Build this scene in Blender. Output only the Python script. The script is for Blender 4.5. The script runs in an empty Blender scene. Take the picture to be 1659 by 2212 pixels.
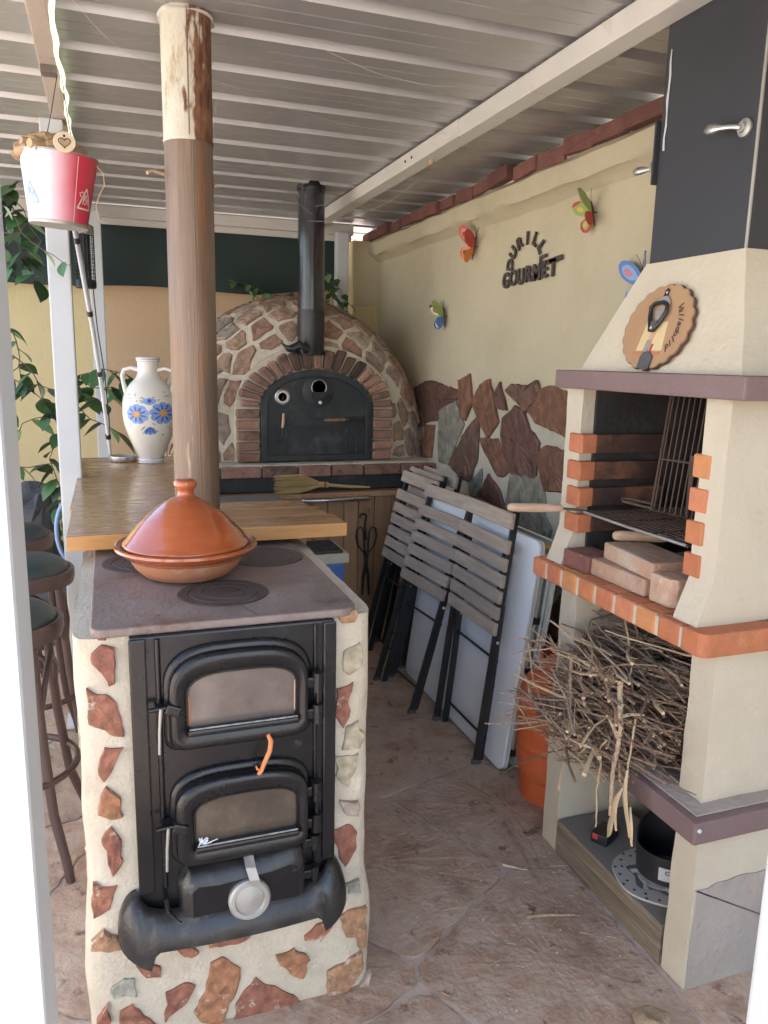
import bpy, bmesh, math, random
from math import sin, cos, pi, radians, sqrt, atan2
from mathutils import Vector, Matrix, noise
random.seed(11)
SC = bpy.context.scene
COL = SC.collection
# ------------------------------------------------------------------ camera
cam = bpy.data.cameras.new('camera'); camo = bpy.data.objects.new('camera', cam); COL.objects.link(camo)
PITCH, ROLL, YAW = radians(11.09), radians(1.24), radians(19.65)
fwd = Vector((sin(YAW)*cos(PITCH), cos(YAW)*cos(PITCH), -sin(PITCH)))
rgt = Vector((cos(YAW), -sin(YAW), 0)); upv = rgt.cross(fwd)
r2 = cos(ROLL)*rgt + sin(ROLL)*upv; u2 = -sin(ROLL)*rgt + cos(ROLL)*upv
camo.matrix_world = Matrix(((r2.x, u2.x, -fwd.x, 0), (r2.y, u2.y, -fwd.y, 0), (r2.z, u2.z, -fwd.z, 1.55), (0, 0, 0, 1)))
cam.sensor_fit = 'VERTICAL'; cam.sensor_height = 24; cam.lens = 1670/2212*24
cam.clip_start = 0.02; cam.clip_end = 300
SC.camera = camo
# ------------------------------------------------------------------ sky, sun, exposure
SUN_EL, SUN_AZ = radians(60), radians(106)      # azimuth of the sun, clockwise from +Y
world = bpy.data.worlds.new('World'); SC.world = world; world.use_nodes = True
wn = world.node_tree.nodes; wl = world.node_tree.links
sky = wn.new('ShaderNodeTexSky'); sky.sky_type = 'NISHITA'; sky.sun_disc = False
sky.sun_elevation = SUN_EL; sky.sun_rotation = SUN_AZ; sky.air_density = 1.2; sky.dust_density = 2.0
wl.new(sky.outputs[0], wn['Background'].inputs[0]); wn['Background'].inputs[1].default_value = 0.15
sl = bpy.data.lights.new('sun', 'SUN'); sl.energy = 4.0; sl.angle = radians(0.6); sl.color = (1, .95, .86)
so = bpy.data.objects.new('sun', sl); COL.objects.link(so)
sd = Vector((sin(SUN_AZ)*cos(SUN_EL), cos(SUN_AZ)*cos(SUN_EL), sin(SUN_EL)))
so.rotation_euler = sd.to_track_quat('Z', 'Y').to_euler(); so.location = (2, -4, 6)
vs = SC.view_settings; vs.view_transform = 'Standard'; vs.look = 'None'; vs.gamma = 1; vs.use_curve_mapping = False
vs.exposure = 2.38
SC.render.engine = 'CYCLES'
SC.cycles.max_bounces = 10; SC.cycles.diffuse_bounces = 6
# ------------------------------------------------------------------ materials
def M(name, cols, scale=6, rough=.7, metal=0, bump=.15, bscale=45, detail=7, stretch=None, rand=0.0,
      spots=(), rvar=.12, randcols=None, coat=0, spec=.5, bdist=.01, contrast=.28, trans=0, world=False, wave=None, mott=(.6, 1.3)):
    m = bpy.data.materials.new(name); m.use_nodes = True
    nt = m.node_tree; N = nt.nodes; L = nt.links; bs = N['Principled BSDF']
    tc = N.new('ShaderNodeTexCoord'); oi = N.new('ShaderNodeObjectInfo')
    if world:
        geo = N.new('ShaderNodeNewGeometry'); src = geo.outputs['Position']
    else:
        ad = N.new('ShaderNodeVectorMath'); ad.operation = 'ADD'
        mu = N.new('ShaderNodeMath'); mu.operation = 'MULTIPLY'; mu.inputs[1].default_value = 43.7
        L.new(oi.outputs['Random'], mu.inputs[0]); L.new(tc.outputs['Object'], ad.inputs[0]); L.new(mu.outputs[0], ad.inputs[1])
        src = ad.outputs[0]
    if stretch:
        mp = N.new('ShaderNodeMapping'); mp.inputs['Scale'].default_value = stretch; L.new(src, mp.inputs[0]); srcs = mp.outputs[0]
    else: srcs = src
    n1 = N.new('ShaderNodeTexNoise'); n1.inputs['Scale'].default_value = scale; n1.inputs['Detail'].default_value = detail
    n1.inputs['Roughness'].default_value = .62
    L.new(srcs, n1.inputs['Vector'])
    def ramp(inp, stops, interp='LINEAR'):
        r = N.new('ShaderNodeValToRGB'); r.color_ramp.interpolation = interp
        while len(r.color_ramp.elements) < len(stops): r.color_ramp.elements.new(.5)
        for e, (p, c) in zip(r.color_ramp.elements, stops):
            e.position = p; e.color = (*c, 1) if len(c) == 3 else c
        L.new(inp, r.inputs[0]); return r.outputs[0]
    if len(cols) == 1: cols = [cols[0], cols[0]]
    k = len(cols); fac = n1.outputs['Fac']
    if wave:
        wv = N.new('ShaderNodeTexWave'); wv.wave_type = 'RINGS' if wave[0] == 'R' else 'BANDS'
        wv.inputs['Scale'].default_value = wave[1]; wv.inputs['Distortion'].default_value = wave[2]; wv.inputs['Detail'].default_value = 3
        L.new(srcs, wv.inputs['Vector'])
        mw = N.new('ShaderNodeMix'); mw.inputs[0].default_value = wave[3]; L.new(fac, mw.inputs[2]); L.new(wv.outputs['Fac'], mw.inputs[3]); fac = mw.outputs[0]
    col = ramp(fac, [(.5-contrast+2*contrast*i/(k-1), c) for i, c in enumerate(cols)])
    def mixc(f, a, b, mode='MIX'):
        x = N.new('ShaderNodeMix'); x.data_type = 'RGBA'; x.blend_type = mode
        if isinstance(f, float): x.inputs[0].default_value = f
        else: L.new(f, x.inputs[0])
        for s, v in ((6, a), (7, b)):
            if isinstance(v, tuple): x.inputs[s].default_value = (*v, 1)
            else: L.new(v, x.inputs[s])
        return x.outputs[2]
    if randcols:
        rc = ramp(oi.outputs['Random'], [(i/len(randcols), c) for i, c in enumerate(randcols)], 'CONSTANT')
        col = mixc(.72, col, rc); n3 = N.new('ShaderNodeTexNoise'); n3.inputs['Scale'].default_value = scale*2.3; n3.inputs['Detail'].default_value = 8
        L.new(srcs, n3.inputs['Vector'])
        col = mixc(1.0, col, ramp(n3.outputs['Fac'], [(.3, (mott[0],)*3), (.7, (mott[1], mott[1]*.97, mott[1]*.94))]), 'MULTIPLY')
    for sp in spots:
        n2 = N.new('ShaderNodeTexNoise'); n2.inputs['Scale'].default_value = sp[1]; n2.inputs['Detail'].default_value = 9
        n2.inputs['Roughness'].default_value = .7
        of = N.new('ShaderNodeVectorMath'); of.operation = 'ADD'; of.inputs[1].default_value = (random.random()*50,)*3
        L.new(srcs, of.inputs[0]); L.new(of.outputs[0], n2.inputs['Vector'])
        col = mixc(ramp(n2.outputs['Fac'], [(sp[2], (0, 0, 0)), (sp[3], (1, 1, 1))]), col, sp[0])
    if rand:
        hs = N.new('ShaderNodeHueSaturation'); mr = N.new('ShaderNodeMapRange')
        mr.inputs[3].default_value = 1-rand; mr.inputs[4].default_value = 1+rand
        L.new(oi.outputs['Random'], mr.inputs[0]); L.new(mr.outputs[0], hs.inputs['Value']); L.new(col, hs.inputs['Color']); col = hs.outputs[0]
    L.new(col, bs.inputs['Base Color'])
    nb = N.new('ShaderNodeTexNoise'); nb.inputs['Scale'].default_value = bscale; nb.inputs['Detail'].default_value = 6; L.new(srcs, nb.inputs['Vector'])
    if rvar:
        mr = N.new('ShaderNodeMapRange'); mr.inputs[1].default_value = .3; mr.inputs[2].default_value = .7
        mr.inputs[3].default_value = max(.03, rough-rvar); mr.inputs[4].default_value = min(1, rough+rvar)
        L.new(n1.outputs['Fac'], mr.inputs[0]); L.new(mr.outputs[0], bs.inputs['Roughness'])
    else: bs.inputs['Roughness'].default_value = rough
    bs.inputs['Metallic'].default_value = metal; bs.inputs['Specular IOR Level'].default_value = spec
    bs.inputs['Coat Weight'].default_value = coat; bs.inputs['Coat Roughness'].default_value = .12
    if trans: bs.inputs['Transmission Weight'].default_value = trans
    if bump:
        b = N.new('ShaderNodeBump'); b.inputs['Strength'].default_value = bump; b.inputs['Distance'].default_value = bdist
        mx = N.new('ShaderNodeMath'); mx.operation = 'ADD'; L.new(nb.outputs['Fac'], mx.inputs[0]); L.new(n1.outputs['Fac'], mx.inputs[1])
        L.new(mx.outputs[0], b.inputs['Height']); L.new(b.outputs[0], bs.inputs['Normal'])
    return m
RUST = (.25, .085, .03)
MT = {}
MT['ground'] = M('ground_mortar', [(.40, .32, .27), (.48, .39, .335), (.54, .45, .39)], 5, .9, bump=.25, bscale=120, world=True, spots=[((.12, .09, .075), 3, .52, .7)])
MT['flag'] = M('flagstone', [(.24, .152, .108), (.385, .262, .19), (.465, .35, .27)], 9, .62, bump=.5, bscale=55, detail=12, rand=.10, world=True, contrast=.2,
               spots=[((.46, .37, .295), 3, .47, .66), ((.45, .345, .27), 13, .50, .66), ((.14, .092, .078), 17, .58, .67), ((.34, .175, .125), 8, .60, .70), ((.55, .50, .46), 55, .68, .74), ((.42, .345, .30), 1.4, .52, .70)], bdist=.010)
MT['cement'] = M('cement_screed', [(.40, .325, .285), (.48, .405, .36), (.54, .465, .415)], 3, .9, bump=.15, bscale=110, detail=12, world=True, spots=[((.2, .12, .1), 3, .55, .75), ((.5, .47, .43), 45, .7, .75)])
MT['tile'] = M('terracotta_tile', [(.20, .075, .045), (.28, .11, .07)], 8, .8)
MT['bouncewhite'] = M('bounce_wall_white', [(.74, .73, .70), (.80, .79, .76)], 2, .85, bump=.2, bscale=30)
MT['plaster'] = M('cream_plaster', [(.46, .405, .285), (.51, .45, .32), (.55, .49, .355)], 2.2, .85, bump=.38, bscale=22, world=True, bdist=.012,
                  spots=[((.42, .36, .24), 1.3, .56, .8), ((.66, .59, .42), 14, .68, .8)])
MT['plaster2'] = M('peach_plaster', [(.56, .40, .25), (.62, .45, .29)], 2, .85, bump=.3, bscale=40, world=True)
MT['plaster3'] = M('yellow_plaster', [(.60, .50, .27), (.66, .55, .31)], 2, .85, bump=.3, bscale=40, world=True)
MT['bbq'] = M('barbecue_render', [(.48, .425, .325), (.53, .47, .365), (.57, .51, .40)], 3, .85, bump=.28, bscale=60, world=True, spots=[((.47, .41, .31), 2.2, .55, .8), ((.40, .34, .27), 9, .64, .8), ((.33, .29, .25), 30, .69, .76)])
MT['bbqgrey'] = M('grey_render', [(.30, .265, .235), (.40, .355, .315)], 5, .88, bump=.6, bscale=50, world=True, spots=[((.22, .19, .17), 9, .58, .75)])
MT['purple'] = M('brown_painted_concrete', [(.155, .10, .098), (.21, .142, .138)], 7, .62, bump=.2, bscale=60, spots=[((.32, .25, .24), 10, .66, .8)])
MT['soot'] = M('sooty_render', [(.010, .010, .012), (.028, .025, .024), (.095, .08, .068)], 3, .92, bump=.4, contrast=.3, world=True)
MT['brick_or'] = M('orange_brick', [(.44, .16, .07), (.53, .215, .10)], 12, .8, bump=.25, bscale=120, rand=.12, mott=(.88, 1.1), randcols=[(.47, .16, .075), (.52, .20, .085), (.55, .25, .10), (.44, .15, .08), (.50, .19, .10)], spots=[((.62, .38, .24), 9, .6, .8), ((.27, .10, .055), 24, .64, .74), ((.2, .11, .08), 5, .66, .82)])
MT['brick_sm'] = M('smoked_brick', [(.022, .016, .014), (.07, .035, .024), (.26, .11, .055)], 7, .85, bump=.3, contrast=.22, rand=.1)
MT['brick_soot'] = M('sooty_oven_brick', [(.045, .032, .028), (.10, .06, .046), (.20, .12, .09)], 9, .88, bump=.7, bscale=60, rand=.3, spots=[((.3, .25, .2), 15, .66, .8)])
MT['brick_red'] = M('old_red_brick', [(.115, .048, .042), (.18, .075, .06), (.25, .115, .09)], 10, .9, bump=.7, bscale=60, rand=.25, spots=[((.40, .31, .22), 14, .63, .78)])
MT['brick_ov'] = M('oven_brick', [(.19, .105, .08), (.29, .16, .115), (.36, .235, .175)], 9, .88, bump=.7, bscale=60, rand=.25, spots=[((.06, .045, .04), 7, .54, .72), ((.42, .36, .28), 13, .64, .8)])
MT['brick_lo'] = M('ash_dusted_brick', [(.36, .20, .13), (.46, .30, .21), (.53, .40, .31)], 11, .92, bump=.6, rand=.1, spots=[((.50, .425, .35), 7, .52, .70), ((.55, .48, .41), 30, .60, .72), ((.15, .10, .08), 12, .62, .74)])
MT['mortar'] = M('cream_mortar', [(.44, .38, .285), (.54, .475, .37), (.60, .54, .43)], 9, .95, bump=.8, bscale=110, bdist=.005, world=True, spots=[((.42, .35, .26), 6, .57, .75), ((.33, .29, .24), 26, .66, .74), ((.74, .69, .6), 13, .6, .75)])
MT['mortar_d'] = M('oven_mortar', [(.46, .415, .33), (.58, .525, .425), (.66, .60, .495)], 7, .92, bump=.8, bscale=34, bdist=.012, world=True, spots=[((.27, .21, .13), 5, .56, .75), ((.12, .10, .09), 2.5, .6, .8)])
MT['mortar_g'] = M('grey_green_mortar', [(.40, .38, .31), (.49, .46, .375), (.55, .515, .42)], 6, .92, bump=.7, bscale=34, world=True)
MT['st_stone'] = M('rust_slate', [(.22, .095, .06), (.33, .155, .09), (.42, .27, .165)], 18, .85, bump=.6, bscale=60, contrast=.22,
                   randcols=[(.27, .105, .07), (.35, .165, .085), (.24, .09, .066), (.36, .215, .12), (.30, .125, .08)], spots=[((.60, .52, .41), 26, .57, .66), ((.17, .05, .03), 12, .6, .72)])
MT['st_grey'] = M('grey_slate', [(.30, .29, .23), (.40, .38, .30)], 16, .85, bump=.5, bscale=60,
                  randcols=[(.36, .35, .27), (.42, .36, .25), (.32, .33, .27), (.38, .29, .24)], spots=[((.62, .54, .43), 20, .58, .72), ((.45, .22, .09), 9, .66, .76)])
MT['wl_stone'] = M('brown_slate', [(.09, .05, .04), (.165, .085, .058), (.25, .125, .072)], 9, .6, bump=.6, bscale=28, bdist=.02,
                   randcols=[(.12, .06, .052), (.18, .085, .057), (.21, .098, .058), (.135, .08, .06)], spots=[((.22, .10, .05), 5, .58, .72), ((.28, .25, .2), 13, .66, .78)])
MT['wl_grey'] = M('green_slate', [(.16, .18, .155), (.26, .275, .235)], 9, .65, bump=.5, bscale=28,
                  randcols=[(.22, .24, .205), (.18, .205, .18), (.25, .235, .185)], spots=[((.17, .085, .05), 5, .62, .74)])
MT['dm_stone'] = M('oven_slate', [(.20, .135, .10), (.30, .205, .15), (.38, .275, .205)], 14, .7, bump=.5, bscale=40,
                   randcols=[(.28, .175, .125), (.33, .22, .16), (.26, .235, .20), (.34, .23, .155), (.22, .165, .14), (.36, .30, .24), (.27, .15, .11)], spots=[((.36, .3, .22), 17, .62, .74)])
MT['iron'] = M('black_stove_paint', [(.006, .006, .007), (.012, .012, .013)], 8, .24, bump=.12, bscale=160, bdist=.003, spots=[((.055, .05, .046), 16, .66, .82), ((.17, .16, .145), 85, .72, .77)], spec=.5, rvar=.09)
MT['iron_d'] = M('dusty_black_iron', [(.010, .010, .011), (.022, .021, .021), (.06, .055, .05)], 10, .34, bump=.25, bscale=140, bdist=.004, spots=[((.13, .12, .105), 12, .58, .80), ((.30, .28, .25), 90, .68, .75)])
MT['plate'] = M('rusty_iron_plate', [(.14, .105, .092), (.23, .182, .165), (.32, .268, .242)], 7, .48, bump=.3, bscale=90, metal=.1, world=True,
                spots=[((.15, .085, .06), 7, .56, .7), ((.055, .05, .05), 5, .58, .7), ((.24, .215, .2), 16, .66, .8)])
MT['burner'] = M('dark_iron_ring', [(.06, .05, .05), (.12, .098, .092)], 14, .55, metal=.3, bump=.3, bscale=120)
MT['blackdoor'] = M('black_oven_door', [(.015, .018, .021), (.032, .038, .043)], 5, .5, bump=.15, bscale=120, spots=[((.15, .155, .145), 4, .56, .82), ((.07, .075, .076), 9, .52, .8)])
MT['blackmetal'] = M('black_metal', [(.014, .014, .016), (.026, .026, .028)], 10, .4, bump=.1, bscale=90)
MT['gloss'] = M('gloss_black_enamel', [(.013, .013, .018), (.019, .019, .026)], 6, .2, bump=.05, coat=.5, rvar=.05)
MT['chimblack'] = M('dark_blue_black_sheet', [(.028, .029, .036), (.042, .043, .053)], 2.5, .5, bump=.06, bscale=20, spots=[((.085, .085, .095), 6, .63, .85)], metal=.2)
MT['steel'] = M('brushed_steel', [(.42, .42, .41), (.58, .58, .57)], 9, .3, metal=.9, bump=.05)
MT['dullsteel'] = M('dull_steel', [(.33, .32, .30), (.46, .45, .42)], 9, .5, metal=.6, bump=.1)
MT['galv'] = M('galvanised_sheet', [(.42, .415, .41), (.48, .475, .47)], 3, .36, bump=.03, metal=.5, rvar=.06, spots=[((.33, .32, .31), 2, .55, .8)], world=True)
MT['whitepost'] = M('white_post_paint', [(.50, .525, .545), (.56, .585, .605)], 4, .5, bump=.04, spots=[((.47, .45, .41), 9, .66, .8), ((.35, .30, .25), 26, .70, .78)])
MT['beam'] = M('grey_white_beam_paint', [(.54, .52, .48), (.62, .60, .56)], 3, .5, bump=.08, spots=[((.44, .37, .29), 5, .60, .78), ((.32, .22, .14), 22, .68, .76)])
MT['beamL'] = M('aged_beam_paint', [(.40, .33, .28), (.50, .43, .37)], 5, .6, bump=.1, spots=[((.30, .17, .09), 9, .6, .74)])
MT['cloth'] = M('dark_green_shade_net', [(.016, .030, .030), (.027, .046, .044)], 4, .85, bump=.3, bscale=300, spots=[((.03, .06, .04), 3, .6, .8)])
MT['pipe_rust'] = M('rusted_brown_pipe', [(.10, .068, .05), (.19, .128, .09), (.31, .22, .155)], 5, .45, metal=.25, bump=.25, stretch=(5, 5, .32), bscale=30,
                    spots=[((.27, .12, .05), 3, .55, .68), ((.13, .125, .125), 2.2, .54, .66), ((.44, .34, .26), 7, .62, .72)])
MT['pipe_white'] = M('peeling_white_pipe', [(.56, .52, .43), (.66, .62, .53)], 9, .6, bump=.3, stretch=(2.5, 2.5, .8), bscale=60,
                     spots=[((.38, .29, .16), 9, .52, .66), ((.34, .34, .32), 9, .62, .7), ((.26, .15, .08), 8, .62, .70)])
# rust has run down the right half of the upper flue
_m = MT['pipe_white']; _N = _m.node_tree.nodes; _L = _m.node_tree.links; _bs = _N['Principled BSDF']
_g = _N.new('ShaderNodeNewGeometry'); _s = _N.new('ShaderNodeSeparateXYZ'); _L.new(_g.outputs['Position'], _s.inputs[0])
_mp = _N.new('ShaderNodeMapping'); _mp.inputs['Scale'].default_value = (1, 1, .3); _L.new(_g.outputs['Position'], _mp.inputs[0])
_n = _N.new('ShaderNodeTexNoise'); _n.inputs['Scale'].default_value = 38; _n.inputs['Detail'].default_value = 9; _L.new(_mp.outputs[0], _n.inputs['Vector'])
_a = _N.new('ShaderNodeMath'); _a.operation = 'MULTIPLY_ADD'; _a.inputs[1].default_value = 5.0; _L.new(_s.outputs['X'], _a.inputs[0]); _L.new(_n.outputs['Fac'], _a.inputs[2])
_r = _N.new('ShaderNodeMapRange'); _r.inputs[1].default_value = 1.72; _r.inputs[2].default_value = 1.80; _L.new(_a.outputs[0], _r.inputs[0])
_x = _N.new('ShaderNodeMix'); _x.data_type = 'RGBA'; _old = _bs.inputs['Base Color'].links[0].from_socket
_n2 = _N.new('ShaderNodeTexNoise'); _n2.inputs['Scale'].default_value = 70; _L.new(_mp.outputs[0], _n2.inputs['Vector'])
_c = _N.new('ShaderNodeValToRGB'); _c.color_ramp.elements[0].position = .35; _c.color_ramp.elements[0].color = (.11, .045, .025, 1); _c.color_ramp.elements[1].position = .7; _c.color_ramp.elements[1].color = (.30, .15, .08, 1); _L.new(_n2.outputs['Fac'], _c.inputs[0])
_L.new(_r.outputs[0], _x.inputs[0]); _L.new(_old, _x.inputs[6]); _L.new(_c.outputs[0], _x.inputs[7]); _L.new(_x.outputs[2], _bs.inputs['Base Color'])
MT['wood'] = M('varnished_pine', [(.30, .155, .065), (.40, .22, .095), (.48, .285, .135)], 6, .3, bump=.08, stretch=(.55, 5, 5), spots=[((.15, .07, .028), 5, .62, .76), ((.47, .31, .16), 3, .55, .8)], coat=.35, world=True)
MT['woodend'] = M('orange_varnished_edge', [(.46, .215, .06), (.56, .29, .10)], 6, .35, bump=.08, stretch=(.6, 5, 5), coat=.3, world=True)
MT['plankdoor'] = M('cabinet_pine_plank', [(.29, .155, .08), (.40, .225, .12), (.47, .28, .155)], 5, .6, bump=.15, stretch=(7, 7, .6), rand=.12, spots=[((.10, .05, .025), 9, .66, .74)])
MT['slat'] = M('weathered_grey_slat', [(.28, .225, .18), (.39, .32, .26), (.49, .415, .345)], 8, .85, bump=.3, stretch=(.7, 6, 6), rand=.12, spots=[((.36, .33, .29), 9, .62, .76)])
MT['sleeper'] = M('weathered_timber', [(.12, .09, .06), (.25, .195, .135), (.37, .30, .21)], 5, .88, bump=.8, contrast=.17, stretch=(9, .5, 9), bscale=60, spots=[((.07, .05, .035), 9, .63, .7)])
MT['sleepertop'] = M('dusty_timber_top', [(.17, .15, .13), (.25, .225, .195)], 7, .92, bump=.3)
MT['turned'] = M('scorched_turned_wood', [(.42, .27, .17), (.58, .41, .29)], 10, .7, bump=.3, stretch=(2, 6, 6), spots=[((.7, .55, .44), 8, .58, .7), ((.22, .12, .07), 7, .64, .74)])
MT['terra'] = M('glazed_terracotta', [(.32, .065, .018), (.38, .085, .023), (.42, .10, .029)], 5, .14, bump=.22, bscale=10, stretch=(1, 1, 7), bdist=.004, coat=1.0, rvar=.05, spots=[((.22, .05, .02), 11, .68, .78)])
MT['terra_raw'] = M('unglazed_terracotta', [(.36, .135, .065), (.45, .20, .105)], 8, .8, bump=.2, spots=[((.5, .36, .26), 9, .58, .76), ((.17, .08, .05), 5, .62, .78)])
MT['ceramic'] = M('white_glazed_ceramic', [(.70, .66, .60), (.76, .72, .66)], 3, .22, bump=.03, coat=.4, rvar=.04)
MT['blue1'] = M('cobalt_glaze', [(.03, .06, .30), (.08, .16, .50)], 60, .3, bump=0)
MT['blue2'] = M('light_blue_glaze', [(.13, .24, .58), (.27, .40, .70)], 60, .3, bump=0)
MT['ochre'] = M('ochre_glaze', [(.55, .27, .06), (.62, .36, .1)], 60, .3, bump=0)
MT['olive'] = M('olive_glaze', [(.13, .17, .09), (.2, .24, .13)], 60, .3, bump=0)
MT['white'] = M('white_plastic', [(.70, .74, .79), (.76, .80, .85)], 3, .42, bump=.05, bscale=200, spots=[((.5, .48, .45), 6, .64, .85)])
MT['tabletop_edge'] = M('pale_green_white_plastic', [(.56, .62, .56), (.64, .70, .64)], 3, .5, bump=.05)
MT['orange'] = M('orange_gas_bottle_paint', [(.53, .105, .03), (.60, .14, .045)], 5, .48, bump=.06, spots=[((.50, .17, .07), 6, .6, .8), ((.75, .35, .22), 14, .68, .8)])
MT['twig'] = M('dry_twig_bark', [(.20, .125, .08), (.33, .22, .145), (.42, .31, .22)], 45, .88, bump=.6, bscale=90, rand=.3, randcols=[(.31, .20, .14), (.44, .315, .215), (.38, .30, .25), (.52, .40, .275), (.35, .28, .235), (.40, .25, .165)])
MT['twig_l'] = M('peeled_twig', [(.44, .32, .19), (.55, .43, .28)], 30, .8, bump=.2, rand=.2)
MT['twigred'] = M('bright_orange_twig', [(.60, .20, .07), (.68, .29, .13)], 30, .8, bump=.3)
MT['leaf'] = M('vine_leaf', [(.03, .085, .03), (.055, .13, .045), (.09, .17, .06)], 14, .42, bump=.15, rand=.35, spec=.5)
MT['leafp'] = M('pale_vine_leaf', [(.07, .13, .085), (.13, .20, .14)], 14, .4, bump=.15, rand=.3)
MT['stem'] = M('vine_stem', [(.09, .06, .04), (.16, .11, .075)], 30, .85)
MT['cushion'] = M('black_green_vinyl', [(.022, .034, .034), (.033, .047, .047)], 5, .48, bump=.08, bscale=120)
MT['stoolm'] = M('brown_stool_metal', [(.058, .032, .03), (.085, .05, .045)], 8, .45, bump=.1, bscale=60, spots=[((.15, .1, .09), 14, .68, .8)])
MT['red'] = M('bucket_red', [(.62, .045, .085), (.66, .06, .10)], 4, .33, bump=.02, rvar=.04)
MT['cork'] = M('cork', [(.36, .23, .13), (.48, .335, .205)], 20, .9, bump=.4, rand=.2, spots=[((.2, .11, .06), 40, .65, .72)])
MT['corklight'] = M('pale_wood_slice', [(.62, .50, .35), (.70, .58, .42)], 14, .8, bump=.1)
MT['brown'] = M('dark_brown_paint', [(.06, .035, .03), (.1, .06, .05)], 30, .7)
MT['letter'] = M('dark_letter_paint', [(.045, .028, .028), (.10, .085, .075)], 40, .75, bump=.5, bscale=90, spots=[((.16, .17, .16), 25, .6, .75)])
MT['plaque'] = M('plaque_wood', [(.34, .20, .105), (.42, .26, .14)], 5, .6, bump=.06, stretch=(3, 3, .6))
MT['plaque_edge'] = M('burnt_bark_edge', [(.06, .03, .022), (.1, .055, .04)], 9, .8)
MT['paper'] = M('yellowed_print', [(.56, .42, .22), (.62, .49, .28)], 4, .7, bump=0)
MT['greyprint'] = M('grey_print', [(.17, .15, .15), (.34, .30, .27)], 40, .6, bump=0)
MT['skinprint'] = M('pink_print', [(.5, .28, .2), (.55, .36, .27)], 30, .6, bump=0)
MT['straw'] = M('broom_straw', [(.42, .29, .12), (.56, .42, .2)], 30, .8, bump=.2, stretch=(.5, 4, 4))
MT['redtape'] = M('red_tape', [(.42, .05, .05)], 5, .6)
MT['bluep'] = M('blue_plastic', [(.03, .11, .36), (.045, .15, .44)], 5, .45)
MT['ash'] = M('wood_ash', [(.16, .155, .15), (.36, .345, .325), (.50, .48, .45)], 30, .95, bump=.8, bscale=60)
MT['ash_l'] = M('pale_ash', [(.5, .48, .45), (.66, .64, .61)], 40, .95, bump=.6)
MT['rustgrid'] = M('rusty_grill_wire', [(.055, .036, .03), (.12, .075, .055)], 20, .7, metal=.3, bump=.2)
MT['disc'] = M('grey_disc_steel', [(.40, .39, .37), (.52, .51, .48)], 8, .6, metal=.1, bump=.1)
MT['rock'] = M('dark_slate_rock', [(.05, .05, .055), (.11, .108, .11)], 6, .8, bump=.6, bscale=20)
MT['rocklight'] = M('tan_rock', [(.26, .19, .12), (.38, .29, .2)], 9, .9, bump=.7)
MT['web'] = M('cobweb_thread', [(.62, .58, .52)], 5, .6, bump=0, rvar=0)
MT['led'] = M('rope_light_tube', [(.8, .78, .6)], 5, .3, bump=0, rvar=0)
_b = MT['led'].node_tree.nodes['Principled BSDF']; _b.inputs['Emission Color'].default_value = (.92, 1, .66, 1); _b.inputs['Emission Strength'].default_value = .28
for nm, c in (('bf_red', (.42, .055, .045)), ('bf_or', (.58, .19, .05)), ('bf_gr', (.26, .33, .11)), ('bf_bl', (.08, .17, .43)), ('bf_lb', (.22, .32, .55)), ('bf_pk', (.48, .16, .22)), ('bf_ye', (.55, .38, .09)), ('bf_bk', (.03, .025, .025)), ('bf_dg', (.05, .14, .08)), ('bf_wh', (.7, .66, .6))):
    MT[nm] = M('painted_'+nm, [c, tuple(min(1, x*1.2) for x in c)], 30, .45, bump=.05)
# stove glass: sooty brown pane, reflective
def glass_mat(name, base, soot):
    m = M(name, [tuple(x*.6 for x in base), base, soot], 7, .16, bump=.02, coat=.6, rvar=.08, spots=[((.42, .37, .31), 60, .70, .76), (tuple(x*.45 for x in base), 3, .5, .7)])
    return m
MT['glass1'] = glass_mat('sooty_stove_glass', (.16, .125, .105), (.24, .195, .165))
MT['glass2'] = glass_mat('hazy_stove_glass', (.10, .075, .055), (.20, .155, .11))
# bucket body: white fading to red around the shell
m = M('faded_bucket_shell', [(.6, .1, .1)], 5, .3, bump=.02, rvar=.04); MT['bucket'] = m
nt = m.node_tree; N = nt.nodes; L = nt.links
tcn = N.new('ShaderNodeTexCoord'); sx = N.new('ShaderNodeSeparateXYZ'); L.new(tcn.outputs['Object'], sx.inputs[0])
nz = N.new('ShaderNodeTexNoise'); nz.inputs['Scale'].default_value = 9; L.new(tcn.outputs['Object'], nz.inputs['Vector'])
ma = N.new('ShaderNodeMath'); ma.operation = 'MULTIPLY_ADD'; ma.inputs[1].default_value = .035; L.new(nz.outputs['Fac'], ma.inputs[0]); L.new(sx.outputs['X'], ma.inputs[2])
cr = N.new('ShaderNodeValToRGB'); mr = N.new('ShaderNodeMapRange'); mr.inputs[1].default_value = -.035; mr.inputs[2].default_value = .075
L.new(ma.outputs[0], mr.inputs[0]); L.new(mr.outputs[0], cr.inputs[0])
cr.color_ramp.elements[0].color = (.68, .72, .80, 1); cr.color_ramp.elements[1].color = (.60, .04, .085, 1)
e = cr.color_ramp.elements.new(.5); e.color = (.70, .42, .50, 1)
L.new(cr.outputs[0], N['Principled BSDF'].inputs['Base Color'])
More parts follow.
